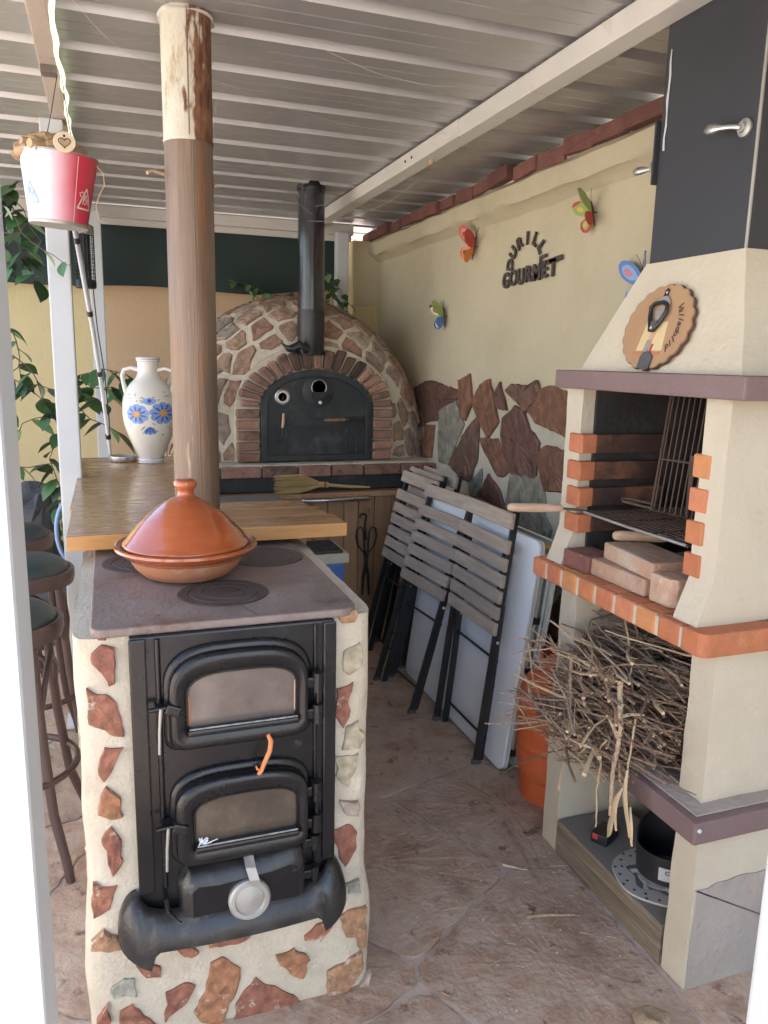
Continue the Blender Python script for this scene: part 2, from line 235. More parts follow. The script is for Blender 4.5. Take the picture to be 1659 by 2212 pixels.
# ------------------------------------------------------------------ object helpers
W = {}
def _loc(p): return W.get(p.name, Vector((0, 0, 0))) if p else Vector((0, 0, 0))
def tag(o, label=None, cat=None, group=None, kind=None):
    if label: o['label'] = label
    if cat: o['category'] = cat
    if group: o['group'] = group
    if kind: o['kind'] = kind
    return o
def thing(name, label, cat, loc=(0, 0, 0), rot=(0, 0, 0), group=None, local=False):
    o = bpy.data.objects.new(name, None); COL.objects.link(o); o.empty_display_size = .05
    o.location = loc; o.rotation_euler = rot
    W[o.name] = Vector((0, 0, 0)) if local else Vector(loc)
    return tag(o, label, cat, group)
def place(name, me, loc, parent=None, rot=None):
    o = bpy.data.objects.new(name, me); COL.objects.link(o)
    o.parent = parent; o.location = Vector(loc)-_loc(parent); W[o.name] = Vector(loc)
    if rot: o.rotation_euler = rot
    return o
def copy_tree(o, parent=None):
    c = o.copy(); COL.objects.link(c); c.parent = parent
    W[c.name] = W.get(o.name, Vector((0, 0, 0)))
    for ch in list(o.children): copy_tree(ch, c)
    return c
class B:
    def __init__(s): s.v = []; s.f = []
    def add(s, V, F):
        n = len(s.v); s.v += [Vector(p) for p in V]; s.f += [tuple(i+n for i in q) for q in F]; return s
    def box(s, x0, x1, y0, y1, z0, z1):
        return s.add([(x0, y0, z0), (x1, y0, z0), (x1, y1, z0), (x0, y1, z0), (x0, y0, z1), (x1, y0, z1), (x1, y1, z1), (x0, y1, z1)],
                     [(0, 3, 2, 1), (4, 5, 6, 7), (0, 1, 5, 4), (1, 2, 6, 5), (2, 3, 7, 6), (3, 0, 4, 7)])
    def cbox(s, c, d, R=None):
        c = Vector(c); q = [Vector((a*d[0]/2, b*d[1]/2, e*d[2]/2)) for e in (-1, 1) for a, b in ((-1, -1), (1, -1), (1, 1), (-1, 1))]
        if R: q = [R @ p for p in q]
        return s.add([c+p for p in q], [(0, 3, 2, 1), (4, 5, 6, 7), (0, 1, 5, 4), (1, 2, 6, 5), (2, 3, 7, 6), (3, 0, 4, 7)])
    def tube(s, pts, r, n=8, closed=False, flat=None):
        pts = [Vector(p) for p in pts]; k = len(pts); rs = r if isinstance(r, (list, tuple)) else [r]*k
        V = []; F = []; up = None
        for i, p in enumerate(pts):
            a = pts[(i-1) % k] if (closed or i) else p; b = pts[(i+1) % k] if (closed or i < k-1) else p
            t = (b-a).normalized() if (b-a).length else Vector((0, 0, 1))
            if up is None: up = Vector((0, 0, 1)) if abs(t.z) < .9 else Vector((1, 0, 0))
            u = (up-t*up.dot(t)).normalized(); w = t.cross(u); up = u
            for j in range(n):
                an = 2*pi*j/n; V.append(p+u*(cos(an)*rs[i])+w*(sin(an)*rs[i]*(flat or 1)))
        m = k if closed else k-1
        for i in range(m):
            for j in range(n):
                a = i*n+j; b = i*n+(j+1) % n; c = ((i+1) % k)*n+(j+1) % n; d = ((i+1) % k)*n+j
                F.append((a, b, c, d))
        if not closed: F.append(tuple(range(n-1, -1, -1))); F.append(tuple((k-1)*n+j for j in range(n)))
        return s.add(V, F)
    def lathe(s, prof, n=40, c=(0, 0, 0), R=None):
        V = []; F = []; c = Vector(c); k = len(prof)
        for r, z in prof:
            for j in range(n):
                p = Vector((r*cos(2*pi*j/n), r*sin(2*pi*j/n), z)); V.append(c+(R @ p if R else p))
        for i in range(k-1):
            for j in range(n): F.append((i*n+j, i*n+(j+1) % n, (i+1)*n+(j+1) % n, (i+1)*n+j))
        if prof[0][0] > 1e-5: F.append(tuple(range(n-1, -1, -1)))
        if prof[-1][0] > 1e-5: F.append(tuple((k-1)*n+j for j in range(n)))
        return s.add(V, F)
    def prism(s, poly, fn, h0, h1):
        k = len(poly); V = [fn(u, v, h0) for u, v in poly]+[fn(u, v, h1) for u, v in poly]
        return s.add(V, [tuple(range(k-1, -1, -1)), tuple(range(k, 2*k))]+[(i, (i+1) % k, k+(i+1) % k, k+i) for i in range(k)])
    def noise(s, amp, sc, seed=0):
        for p in s.v: p += noise.noise_vector(p*sc+Vector((seed, seed, seed)))*amp
        return s
    def build(s, name, mat, parent=None, smooth=None, bev=0, seg=2, fixn=True):
        c = sum(s.v, Vector((0, 0, 0)))/len(s.v)
        me = bpy.data.meshes.new(name); me.from_pydata([p-c for p in s.v], [], s.f)
        if bev or fixn:
            bm = bmesh.new(); bm.from_mesh(me)
            if fixn: bmesh.ops.recalc_face_normals(bm, faces=bm.faces)
            if bev:
                es = [e for e in bm.edges if len(e.link_faces) == 2 and e.calc_face_angle(0) > .5]
                bmesh.ops.bevel(bm, geom=es, offset=bev, segments=seg, profile=.6, affect='EDGES', clamp_overlap=True)
            bm.to_mesh(me); bm.free()
        me.materials.append(MT[mat])
        if smooth is not None:
            me.polygons.foreach_set('use_smooth', [True]*len(me.polygons)); me.set_sharp_from_angle(angle=radians(smooth))
        return place(name, me, c, parent)
def jag(poly, step=.025, amp=.006, seed=0):
    out = []; k = len(poly)
    for i in range(k):
        a = Vector(poly[i]); b = Vector(poly[(i+1) % k]); n = max(1, int((b-a).length/step))
        for j in range(n):
            p = a.lerp(b, j/n); q = noise.noise_vector(Vector((p.x*38+seed, p.y*38, seed)))
            out.append((p.x+q.x*amp, p.y+q.y*amp))
    return out
def area(poly): return sum(poly[i][0]*poly[(i+1) % len(poly)][1]-poly[(i+1) % len(poly)][0]*poly[i][1] for i in range(len(poly)))/2
def stone(name, poly, fn, h, mat, parent, step=.025, amp=.006, base=-.01, seed=0, rough=.0015, inset=.9):
    """irregular flat stone: jagged outline, chamfered rim, uneven face; fn(u,v,h) maps to space"""
    if area(poly) < 0: poly = poly[::-1]
    p = jag(poly, step, amp, seed); k = len(p)
    cx = sum(q[0] for q in p)/k; cy = sum(q[1] for q in p)/k
    V = [fn(u, v, base) for u, v in p]+[fn(u, v, h*.55) for u, v in p]
    V += [fn(cx+(u-cx)*inset, cy+(v-cy)*inset, h+noise.noise(Vector((u*30, v*30, seed)))*rough) for u, v in p]
    V += [fn(cx+(u-cx)*.45, cy+(v-cy)*.45, h+rough*noise.noise(Vector((u*19, v*19, seed+5)))) for u, v in p]
    V.append(fn(cx, cy, h+rough*.5))
    F = []
    for r in range(3):
        for i in range(k): F.append((r*k+i, r*k+(i+1) % k, (r+1)*k+(i+1) % k, (r+1)*k+i))
    for i in range(k): F.append((3*k+i, 3*k+(i+1) % k, 4*k))
    b = B().add(V, F); return b.build(name, mat, parent, fixn=True)
def clip(poly, a, b, c):          # keep a*x+b*y<=c
    out = []; k = len(poly)
    for i in range(k):
        p = poly[i]; q = poly[(i+1) % k]; dp = a*p[0]+b*p[1]-c; dq = a*q[0]+b*q[1]-c
        if dp <= 0: out.append(p)
        if dp*dq < 0: t = dp/(dp-dq); out.append((p[0]+(q[0]-p[0])*t, p[1]+(q[1]-p[1])*t))
    return out
def voronoi(pts, bound, gap):
    cells = []
    for i, p in enumerate(pts):
        c = list(bound)
        for j, q in enumerate(pts):
            if i == j: continue
            dx, dy = q[0]-p[0], q[1]-p[1]; d = sqrt(dx*dx+dy*dy)
            if d > 2.5 and len(pts) > 30: continue
            mx, my = (p[0]+q[0])/2, (p[1]+q[1])/2; nx, ny = dx/d, dy/d
            c = clip(c, nx, ny, nx*mx+ny*my-gap/2)
            if len(c) < 3: break
        if len(c) >= 3: cells.append((p, c))
        else: cells.append((p, None))
    return cells
def text(name, body, size, depth, mat, mx, parent, shear=0, bold=.012):
    cu = bpy.data.curves.new(name, 'FONT'); cu.body = body; cu.size = size; cu.extrude = depth/2; cu.align_x = 'CENTER'; cu.align_y = 'CENTER'; cu.resolution_u = 3; cu.shear = shear
    cu.offset = size*bold
    t = bpy.data.objects.new(name, cu); COL.objects.link(t); dg = bpy.context.evaluated_depsgraph_get()
    me = bpy.data.meshes.new_from_object(t.evaluated_get(dg)); bpy.data.objects.remove(t); bpy.data.curves.remove(cu)
    me.transform(mx.to_3x3().to_4x4()); me.materials.clear(); me.materials.append(MT[mat])
    return place(name, me, mx.translation, parent)
def rot(rx=0, ry=0, rz=0): return (Matrix.Rotation(rz, 3, 'Z') @ Matrix.Rotation(ry, 3, 'Y') @ Matrix.Rotation(rx, 3, 'X'))
XZ = lambda Y: (lambda u, v, h: Vector((u, Y-h, v)))          # plate facing the viewer (-Y)
YZ = lambda X: (lambda u, v, h: Vector((X-h, u, v)))          # plate facing -X
XY = lambda Z: (lambda u, v, h: Vector((u, v, Z+h)))
def arc(cx, cy, rx, ry, a0, a1, n): return [(cx+rx*cos(a0+(a1-a0)*i/n), cy+ry*sin(a0+(a1-a0)*i/n)) for i in range(n+1)]
# ------------------------------------------------------------------ outlines measured in metres
WALL_STONES=[
[(4.609,1.380),(4.420,1.427),(4.329,1.430),(3.959,1.387),(3.979,1.350),(4.210,1.280),(4.257,1.214),(4.437,1.186),(4.575,1.323)],
[(3.964,1.445),(3.833,1.477),(3.802,1.381),(3.784,1.351),(3.862,1.245),(3.923,1.253)],
[(3.776,1.339),(3.687,1.429),(3.597,1.456),(3.550,1.381),(3.519,1.324),(3.480,1.262),(3.581,1.178),(3.683,1.252)],
[(3.482,1.454),(3.401,1.326),(3.506,1.328),(3.544,1.382)],
[(3.405,1.417),(3.350,1.447),(3.183,1.451),(3.134,1.476),(3.107,1.425),(3.133,1.381),(3.213,1.333),(3.284,1.367)],
[(3.098,1.436),(3.010,1.449),(2.895,1.434),(2.847,1.337),(2.845,1.248),(3.123,1.296),(3.180,1.330),(3.123,1.381)],
[(4.595,1.329),(4.461,1.242),(4.444,1.156),(4.532,1.156)],
[(4.416,1.159),(4.280,1.170),(4.308,0.982),(4.420,0.976)],
[(4.209,1.266),(3.999,1.320),(3.914,1.234),(3.881,1.211),(4.065,0.978),(4.183,0.977),(4.212,1.099)],
[(4.032,0.976),(3.875,1.147),(3.806,1.204),(3.698,1.263),(3.688,1.159),(3.691,1.052),(3.764,0.921),(3.853,0.920)],
[(3.673,1.154),(3.464,1.169),(3.434,1.119),(3.328,1.039),(3.408,0.993),(3.458,0.991),(3.613,1.099)],
[(3.420,1.273),(3.314,1.337),(3.245,1.325),(3.171,1.249),(3.081,1.198),(3.095,1.137),(3.094,1.039),(3.303,1.025),(3.398,1.124),(3.431,1.202)],
[(3.065,1.151),(2.999,1.191),(2.810,1.177),(2.800,1.022),(2.996,0.994),(3.058,1.088)],
[(3.314,1.012),(3.147,1.037),(3.041,1.030),(3.000,0.945),(3.000,0.765),(3.135,0.740),(3.301,0.786),(3.344,0.849)],
[(3.656,0.848),(3.547,0.978),(3.439,0.928),(3.354,0.835),(3.533,0.845)],
[(3.776,0.899),(3.630,0.997),(3.634,0.909),(3.698,0.841),(3.771,0.848)],
[(2.982,0.878),(2.916,0.822),(2.932,0.786),(2.998,0.749)],
]
STOVE_STONES=[
[(-0.049,0.992),(-0.032,0.992),(-0.031,0.978),(-0.043,0.975)],
[(-0.055,0.950),(-0.035,0.969),(-0.010,0.962),(-0.008,0.926),(-0.014,0.884),(-0.025,0.878),(-0.036,0.911),(-0.054,0.927)],
[(0.466,0.986),(0.507,0.997),(0.508,0.966),(0.477,0.964)],
[(0.480,0.896),(0.519,0.918),(0.528,0.859),(0.494,0.837),(0.478,0.849)],
[(0.466,0.811),(0.499,0.820),(0.492,0.778),(0.498,0.750),(0.480,0.712),(0.461,0.745)],
[(-0.067,0.871),(-0.032,0.859),(-0.011,0.842),(-0.000,0.797),(0.003,0.760),(-0.027,0.771),(-0.068,0.797),(-0.072,0.817)],
[(-0.041,0.739),(-0.005,0.738),(-0.022,0.696),(-0.043,0.667),(-0.055,0.687),(-0.053,0.721)],
[(-0.039,0.654),(-0.016,0.625),(-0.009,0.577),(-0.036,0.575),(-0.057,0.591),(-0.055,0.627)],
[(-0.037,0.559),(-0.014,0.521),(-0.018,0.464),(-0.033,0.441),(-0.051,0.492),(-0.053,0.529)],
[(-0.080,0.423),(-0.027,0.413),(-0.045,0.359),(-0.077,0.345),(-0.082,0.383)],
[(-0.087,0.288),(-0.061,0.306),(-0.030,0.290),(-0.018,0.256),(-0.050,0.254),(-0.090,0.267)],
[(0.485,0.711),(0.517,0.723),(0.530,0.693),(0.528,0.655),(0.480,0.654)],
[(0.465,0.643),(0.521,0.640),(0.508,0.591),(0.492,0.560),(0.465,0.593)],
[(0.476,0.529),(0.520,0.516),(0.520,0.475),(0.482,0.494)],
[(0.456,0.448),(0.493,0.461),(0.521,0.435),(0.511,0.385),(0.489,0.348),(0.461,0.418)],
[(0.493,0.306),(0.529,0.304),(0.529,0.268),(0.501,0.271)],
[(0.080,0.261),(0.109,0.259),(0.118,0.232),(0.139,0.206),(0.126,0.192),(0.107,0.197),(0.082,0.241)],
[(0.167,0.247),(0.212,0.253),(0.222,0.236),(0.262,0.246),(0.275,0.237),(0.257,0.210),(0.216,0.203),(0.161,0.209)],
[(0.332,0.255),(0.356,0.261),(0.379,0.220),(0.334,0.223),(0.321,0.235)],
[(0.387,0.182),(0.425,0.209),(0.466,0.214),(0.458,0.188),(0.425,0.160),(0.393,0.169)],
[(0.477,0.214),(0.502,0.226),(0.547,0.221),(0.546,0.104),(0.526,0.116),(0.520,0.148),(0.497,0.154)],
[(0.003,0.203),(0.027,0.213),(0.054,0.189),(0.056,0.163),(0.025,0.169)],
[(0.321,0.149),(0.366,0.158),(0.404,0.112),(0.388,0.064),(0.355,0.088),(0.331,0.119)],
[(0.128,0.046),(0.154,0.103),(0.165,0.164),(0.195,0.174),(0.235,0.136),(0.229,0.082),(0.208,0.046),(0.192,-0.003),(0.142,0.012)],
[(0.215,-0.008),(0.234,0.062),(0.271,0.097),(0.328,0.053),(0.382,0.001),(0.382,-0.043),(0.349,-0.096),(0.217,-0.054)],
[(0.448,0.069),(0.538,0.097),(0.544,0.061),(0.522,0.017),(0.460,-0.047),(0.448,0.000)],
[(0.066,0.117),(0.105,0.132),(0.132,0.118),(0.114,0.085),(0.089,0.064),(0.056,0.041),(0.065,0.082)],
[(-0.054,0.157),(-0.026,0.177),(0.002,0.170),(0.002,0.124),(-0.051,0.139)],
[(-0.039,0.096),(-0.010,0.110),(0.044,0.039),(0.034,0.004),(-0.036,0.049)],
[(-0.083,0.078),(-0.060,0.125),(-0.058,0.070)],
[(0.500,-0.040),(0.562,0.031),(0.557,-0.044),(0.506,-0.106),(0.483,-0.093)],
]
# ================================================================== THE SETTING
g = B().add([(-30, -30, -.006), (30, -30, -.006), (30, 30, -.006), (-30, 30, -.006)], [(0, 1, 2, 3)]).build('ground', 'ground', None, fixn=False)
tag(g, kind='structure')
rs = random.Random(5)
pts = []
tries = 0
while len(pts) < 48 and tries < 9000:
    tries += 1
    p = (rs.uniform(-1.6, 1.9), rs.uniform(.2, 4.5))
    if all((p[0]-q[0])**2+(p[1]-q[1])**2 > .43**2 for q in pts): pts.append(p)
for i, (p, c) in enumerate(voronoi(pts, [(-1.9, 0), (1.84, 0), (1.84, 4.6), (-1.9, 4.6)], .013)):
    if not c: continue
    # cement screed replaces the stones at the barbecue's foot
    if p[0] > 1.0 and p[1] < 1.48: continue
    k = len(c); cx = sum(q[0] for q in c)/k; cy = sum(q[1] for q in c)/k
    # rounded corners
    rc = []
    for a in range(k):
        P0 = Vector(c[a-1]); P1 = Vector(c[a]); P2 = Vector(c[(a+1) % k])
        rc += [tuple(P1.lerp(P0, .09)), tuple(P1.lerp(P0, .025).lerp(P2, .025)), tuple(P1.lerp(P2, .09))]
    stone('flagstone', rc, XY(0), .0+.002*rs.random(), 'flag', g, step=.03, amp=.013, base=-.012, seed=i*3.1, rough=.0025, inset=.97)
B().add(*(lambda pl: ([(u, v, -.0025) for u, v in pl], [tuple(range(len(pl)))]))(jag([(.93, .3), (1.84, .3), (1.84, 1.95), (1.31, 1.92), (1.27, 1.66), (1.06, 1.50), (.95, 1.2)], .03, .03))).build('cement_apron', 'cement', g, fixn=False)
for i, (cx, cy, w, h, a) in enumerate(((1.36, 1.14, .22, .12, .1), (1.60, 1.12, .22, .12, .1))):
    R = rot(rz=a); B().cbox((cx, cy, -.004), (w, h, .012), R).build('floor_tile', 'tile', g, bev=.003)

# ---- right boundary wall
wr = thing('boundary_wall', 'cream plastered boundary wall with slate cladding below and red bricks along its top', 'wall', (1.95, 3, 0))
def gridwall(name, x, y0, y1, z0, z1, th, mat, parent, amp=.006, st=.12):
    b = B(); ny = max(2, int((y1-y0)/st)); nz = max(2, int((z1-z0)/st)); V = []; F = []
    for j in range(nz+1):
        for i in range(ny+1):
            y = y0+(y1-y0)*i/ny; z = z0+(z1-z0)*j/nz
            V.append((x+amp*noise.noise(Vector((y*1.7, z*1.7, 3)))+amp*.5*noise.noise(Vector((y*5, z*5, 9))), y, z))
    for j in range(nz):
        for i in range(ny): a = j*(ny+1)+i; F.append((a, a+ny+1, a+ny+2, a+1))
    n = len(V); V += [(x+th, y0, z0), (x+th, y1, z0), (x+th, y1, z1), (x+th, y0, z1)]
    F.append((n, n+1, n+2, n+3))
    F.append(tuple([i for i in range(ny+1)]+[n+1, n])); F.append(tuple([nz*(ny+1)+i for i in range(ny, -1, -1)]+[n+3, n+2]))
    F.append(tuple([j*(ny+1) for j in range(nz, -1, -1)]+[n, n+3])); F.append(tuple([j*(ny+1)+ny for j in range(nz+1)]+[n+2, n+1]))
    b.add(V, F); return b.build(name, mat, parent, smooth=50, fixn=True)
gridwall('plaster_face', 1.85, -1.2, 5.62, -.02, 2.372, .2, 'plaster', wr)
# cornice ledge under the brick course
b = B(); prof = [(1.86, 2.22), (1.815, 2.262), (1.79, 2.268), (1.775, 2.292), (1.772, 2.345), (1.80, 2.37), (1.86, 2.368)]
ny = 70; V = []; F = []
for i in range(ny+1):
    y = 1.0+(5.6-1.0)*i/ny
    for k, (x, z) in enumerate(prof):
        q = noise.noise_vector(Vector((y*6, k*3.3, 1)))*.008; V.append((x+q.x, y, z+q.z))
k = len(prof)
for i in range(ny):
    for j in range(k-1): F.append((i*k+j, i*k+j+1, (i+1)*k+j+1, (i+1)*k+j))
F += [tuple(range(k)), tuple(ny*k+j for j in range(k-1, -1, -1))]
b.add(V, F).build('cornice', 'plaster', wr, smooth=40)
y = 1.1; rb = random.Random(3)
while y < 5.55:
    w = rb.uniform(.17, .235); dz = rb.uniform(-.004, .008); o_ = rb.uniform(-.016, .016)
    bb = B().cbox((1.835+o_, y+w/2, 2.402+dz), (.115, w-.012, rb.uniform(.054, .068)), rot(rz=rb.uniform(-.08, .08), rx=rb.uniform(-.06, .06))).noise(.006, 14)
    bb.build('brick', 'brick_red', wr, bev=.006).data
    y += w
B().box(1.875, 2.05, -1.2, 5.64, 2.372, 2.4735).build('wall_head', 'mortar_d', wr)
b = B().box(1.81, 1.8745, 1.1, 5.6, 2.372, 2.432); b.build('brick_bedding', 'mortar_d', wr)
# slate cladding
b = B(); ny = 60; V = []; F = []
for j in range(9):
    for i in range(ny+1):
        y = 2.04+(4.40-2.04)*i/ny; zt = 1.31+.05*noise.noise(Vector((y*6, 1, 1)))+.02*noise.noise(Vector((y*25, 1, 1))); z = -.02+(zt+.02)*j/8
        V.append((1.842+.004*noise.noise(Vector((y*9, z*9, 4)))+(.008 if j == 8 else 0), y, z))
for j in range(8):
    for i in range(ny): a = j*(ny+1)+i; F.append((a, a+ny+1, a+ny+2, a+1))
b.add(V, F).build('cladding_mortar', 'mortar_g', wr, smooth=60)
GREY = {8, 13, 15, 16}
for i, pl in enumerate(WALL_STONES):
    cy_ = sum(p[0] for p in pl)/len(pl); cz_ = sum(p[1] for p in pl)/len(pl); pl = [(cy_+(p[0]-cy_)*1.09, cz_+(p[1]-cz_)*1.09) for p in pl]
    stone('slate', pl, YZ(1.842), .009+.008*((i*7) % 5)/5, 'wl_grey' if i in GREY else 'wl_stone', wr, step=.03, amp=.009, base=-.006, seed=i*2.7, rough=.008, inset=.93)
rs = random.Random(8); pts = []
while len(pts) < 26:
    p = (rs.uniform(2.05, 4.3), rs.uniform(.02, .62))
    if all((p[0]-q[0])**2+(p[1]-q[1])**2 > .17**2 for q in pts): pts.append(p)
for i, (p, c) in enumerate(voronoi(pts, [(2.04, .01), (4.4, .01), (4.4, .66), (2.04, .66)], .045)):
    if c: stone('slate', c, YZ(1.842), .018, 'wl_stone' if i % 3 else 'wl_grey', wr, step=.05, amp=.012, base=-.006, seed=i*1.7, rough=.006)
# corner pillar, at the far end of this wall
b = B().box(1.665, 1.86, 5.42, 5.64, 0, 2.37); b.build('corner_pillar', 'plaster3', wr, bev=.006)
B().box(1.672, 1.862, 5.405, 5.422, 1.93, 2.36).build('pillar_patch', 'plaster', wr, bev=.004)
hw = thing('shading_wall', 'unseen cream wall added to shade the white post beside the barbecue', 'wall', (2.1, -1, 0))  # unseen tall wall, added to keep the sun off the right post
B().box(1.90, 2.3, -3.5, 1.08, -.02, 2.95).build('rendered_face', 'plaster', hw, bev=.01)
B().box(1.86, 2.3, -3.5, 1.08, 2.95, 3.05).build('shading_wall_cap', 'brick_red', hw, bev=.01)
gw = thing('bounce_wall', 'unseen white wall added on the left to bounce sunlight', 'wall', (-2.9, 1.5, 0))  # unseen wall, added to bounce sunlight into the left and back
B().box(-3.0, -2.8, -4.0, 5.58, -.02, 2.2).build('painted_face', 'bouncewhite', gw, bev=.01)
B().box(-3.03, -2.77, -4.0, 5.58, 2.2, 2.26).build('coping', 'brick_or', gw, bev=.006)
# ---- rear wall in two colours, split at the slim post
wb = thing('rear_wall', 'plain peach wall behind the jar and the pizza oven', 'wall', (.8, 5.75, 0))
B().box(-.045, 1.70, 5.62, 5.82, -.02, 2.12).build('painted_face', 'plaster2', wb, bev=.004)
B().box(-.045, 1.70, 5.60, 5.84, 2.12, 2.16).build('coping', 'plaster2', wb, bev=.004)
wc = thing('side_wall', 'yellow garden wall behind the bar stools at the left', 'wall', (-2.5, 5.75, 0))
B().box(-5.5, -.055, 5.60, 5.82, -.02, 2.12).build('painted_face', 'plaster3', wc, bev=.004)
B().box(-5.5, -.055, 5.585, 5.84, 2.12, 2.16).build('coping', 'plaster3', wc, bev=.004)

# ---- pergola roof
pg = thing('pergola', 'white steel pergola with ribbed grey metal roof sheets over the cooking corner', 'pergola', (.6, 3, 0))
ZR = 2.475
def ribprof(y0, n, pitch=.30):
    P_ = []
    for i in range(n):
        y = y0+i*pitch
        P_ += [(y, ZR), (y+.073, ZR), (y+.078, ZR+.003), (y+.083, ZR), (y+.147, ZR), (y+.151, ZR+.003), (y+.155, ZR), (y+.226, ZR), (y+.234, ZR+.056), (y+.282, ZR+.056)]
    P_.append((y0+n*pitch, ZR)); return P_
y0 = .105
for s in range(7):
    pr = ribprof(y0, 3); X0, X1 = -.80, 1.97; dz = .0015*(s % 2)
    V = []; k = len(pr)
    for X in (X0, X1):
        for t in (0, .003): V += [(X, y, z+t+dz) for y, z in pr]
    F = []
    for i in range(k-1):
        F += [(i, i+1, 2*k+i+1, 2*k+i), (k+i, 3*k+i, 3*k+i+1, k+i+1), (i, k+i, k+i+1, i+1), (2*k+i, 2*k+i+1, 3*k+i+1, 3*k+i)]
    F += [(0, 2*k, 3*k, k), (k-1, 2*k-1, 4*k-1, 3*k-1)]
    B().add(V, F).build('roof_panel', 'galv', pg)
    y0 += .9
def beam(name, x0, x1, y0, y1, z0, z1, mat='beam'): return B().box(x0, x1, y0, y1, z0, z1).build(name, mat, pg, bev=.004)
br = beam('beam', 1.318, 1.392, .15, 2.93, 2.402, 2.468)
beam('beam', 1.316, 1.394, 2.932, 5.5, 2.404, 2.468)
for yy in (3.42, 3.50): B().lathe([(.006, 0), (.006, .004)], 10, (1.3165, yy, 2.435), rot(ry=-pi/2)).build('bolt_hole', 'blackmetal', br)
B().lathe([(.012, 0), (.012, .012), (.007, .02)], 8, (1.36, 3.30, 2.404), rot(rx=pi)).build('bolt', 'cork', br, smooth=40)
bl = beam('beam', -.152, -.100, .15, 5.3, 2.398, 2.468, 'beamL')
beam('beam', -.80, 1.66, 5.40, 5.45, 2.398, 2.466)
beam('beam', -.80, 1.66, 5.452, 5.47, 2.36, 2.40)
beam('beam', -.80, 1.80, .11, .149, 2.398, 2.468)
def post(x0, x1, y0, y1, z1, lab=None):
    o = B().box(x0, x1, y0, y1, -.01, z1).build('post', 'whitepost', pg, bev=.006); 
    B().box(x0-.03, x1+.03, y0-.03, y1+.03, 0, .012).build('foot_plate', 'whitepost', o, bev=.002)
    if lab: o['label'] = lab
post(-.195, -.113, 3.30, 3.38, 2.397, 'white square post beside the bar counter')
post(1.515, 1.597, 5.30, 5.38, 2.40, 'white square post behind the pizza oven')
post(-.075, .005, 5.20, 5.28, 2.397, 'slim white post against the rear wall')
post(-.175, -.071, .602, .702, 2.397, 'broad white post in front of the bar stools')
post(.806, .906, .602, .702, 2.397, 'white post beside the barbecue')
post(-.79, -.71, 5.2, 5.28, 2.397); post(-.79, -.71, .81, .89, 2.397)
# rusty bracket where the wire hangs
B().cbox((-.126, 2.75, 2.388), (.045, .05, .022)).build('bracket', 'pipe_rust', pg, bev=.003)

# ---- shade cloth
nx, nz = 60, 8; V = []; F = []
for j in range(nz+1):
    for i in range(nx+1):
        x = -2.6+(1.62+2.6)*i/nx; t = j/nz
        zb = 1.985+.012*sin(x*5)+(.05*max(0, (x-1.0)/.6)); z = 2.43+(zb-2.43)*t
        V.append((x, 5.50+.022*sin(x*7+z*9)*t+.012*noise.noise(Vector((x*3, z*4, 2))), z))
for j in range(nz):
    for i in range(nx): a = j*(nx+1)+i; F.append((a, a+1, a+nx+2, a+nx+1))
n = len(V); V += [(p[0], p[1]+.003, p[2]) for p in V]; F += [tuple(n+i for i in q[::-1]) for q in F]
sc = B().add(V, F).build('shade_cloth', 'cloth', None, smooth=60, fixn=False)
tag(sc, 'dark green shade cloth stretched under the roof along the rear wall', 'shade cloth')
# ================================================================== PIZZA OVEN
ov = thing('pizza_oven', 'domed wood fired pizza oven clad in broken slate with black arched iron door', 'pizza oven', (1.1, 4.75, 0))
OZ = .965; DC = (1.075, 4.80); DR, DH = .83, .945
def dome(u, v, h):                   # u,v in the unit disc (azimuthal) -> dome surface
    r = min(1.0, sqrt(u*u+v*v)); a = atan2(v, u); th = r*pi/2
    rr = sin(th)*(DR+h); z = OZ+cos(th)*(DH+h)
    y = DC[1]+rr*sin(a)
    if y < 4.56: y = 4.56-.15*math.tanh((4.56-y)/.17)-h*.5      # the front is built up flat to the arch
    return Vector((DC[0]+rr*cos(a), y, z))
V = []; F = []; nr, na = 26, 80
for i in range(nr+1):
    for j in range(na):
        r = i/nr; a = 2*pi*j/na; p = dome(r*cos(a), r*sin(a), 0); nn = noise.noise(p*9)*.009; p = dome(r*cos(a), r*sin(a), nn); V.append(p)
for i in range(nr):
    for j in range(na): F.append((i*na+j, i*na+(j+1) % na, (i+1)*na+(j+1) % na, (i+1)*na+j))
dm = B().add(V, F).build('dome', 'mortar_d', ov, smooth=60)
rs = random.Random(21); pts = []; wts = []; tries = 0
while len(pts) < 260 and tries < 20000:
    tries += 1
    r = sqrt(rs.random())*1.0; a = rs.uniform(-pi, pi); p = (r*cos(a), r*sin(a))
    rq = rs.choice((.075, .095, .12, .14))
    if all((p[0]-q[0])**2+(p[1]-q[1])**2 > ((rq+w_)/2)**2 for q, w_ in zip(pts, wts)): pts.append(p); wts.append(rq)
circ = [(cos(2*pi*i/40)*.995, sin(2*pi*i/40)*.995) for i in range(40)]
for i, (p, c) in enumerate(voronoi(pts, circ, .026)):
    if not c: continue
    if p[1] > .45: continue                                       # the far side shows nothing
    q = dome(p[0], p[1], 0)
    # keep clear of the brick arch and the chimney foot
    if q.y < 4.52 and abs(q.x-1.135) < .47 and q.z < 1.42+.17*(1-((q.x-1.135)/.47)**2): continue
    stone('slate', c, dome, .012, 'dm_stone', dm, step=.03, amp=.016, base=-.012, seed=i*1.3, rough=.006, inset=.9)
# arched brick front
AX, AY = 1.135, 4.345
DW = .33                              # half door width
spring, rise = 1.275, .215
def arch_pt(t, off): # t in 0..1 left to right
    a = pi-t*pi; return AX+cos(a)*(DW+off), spring+sin(a)*(rise+off)
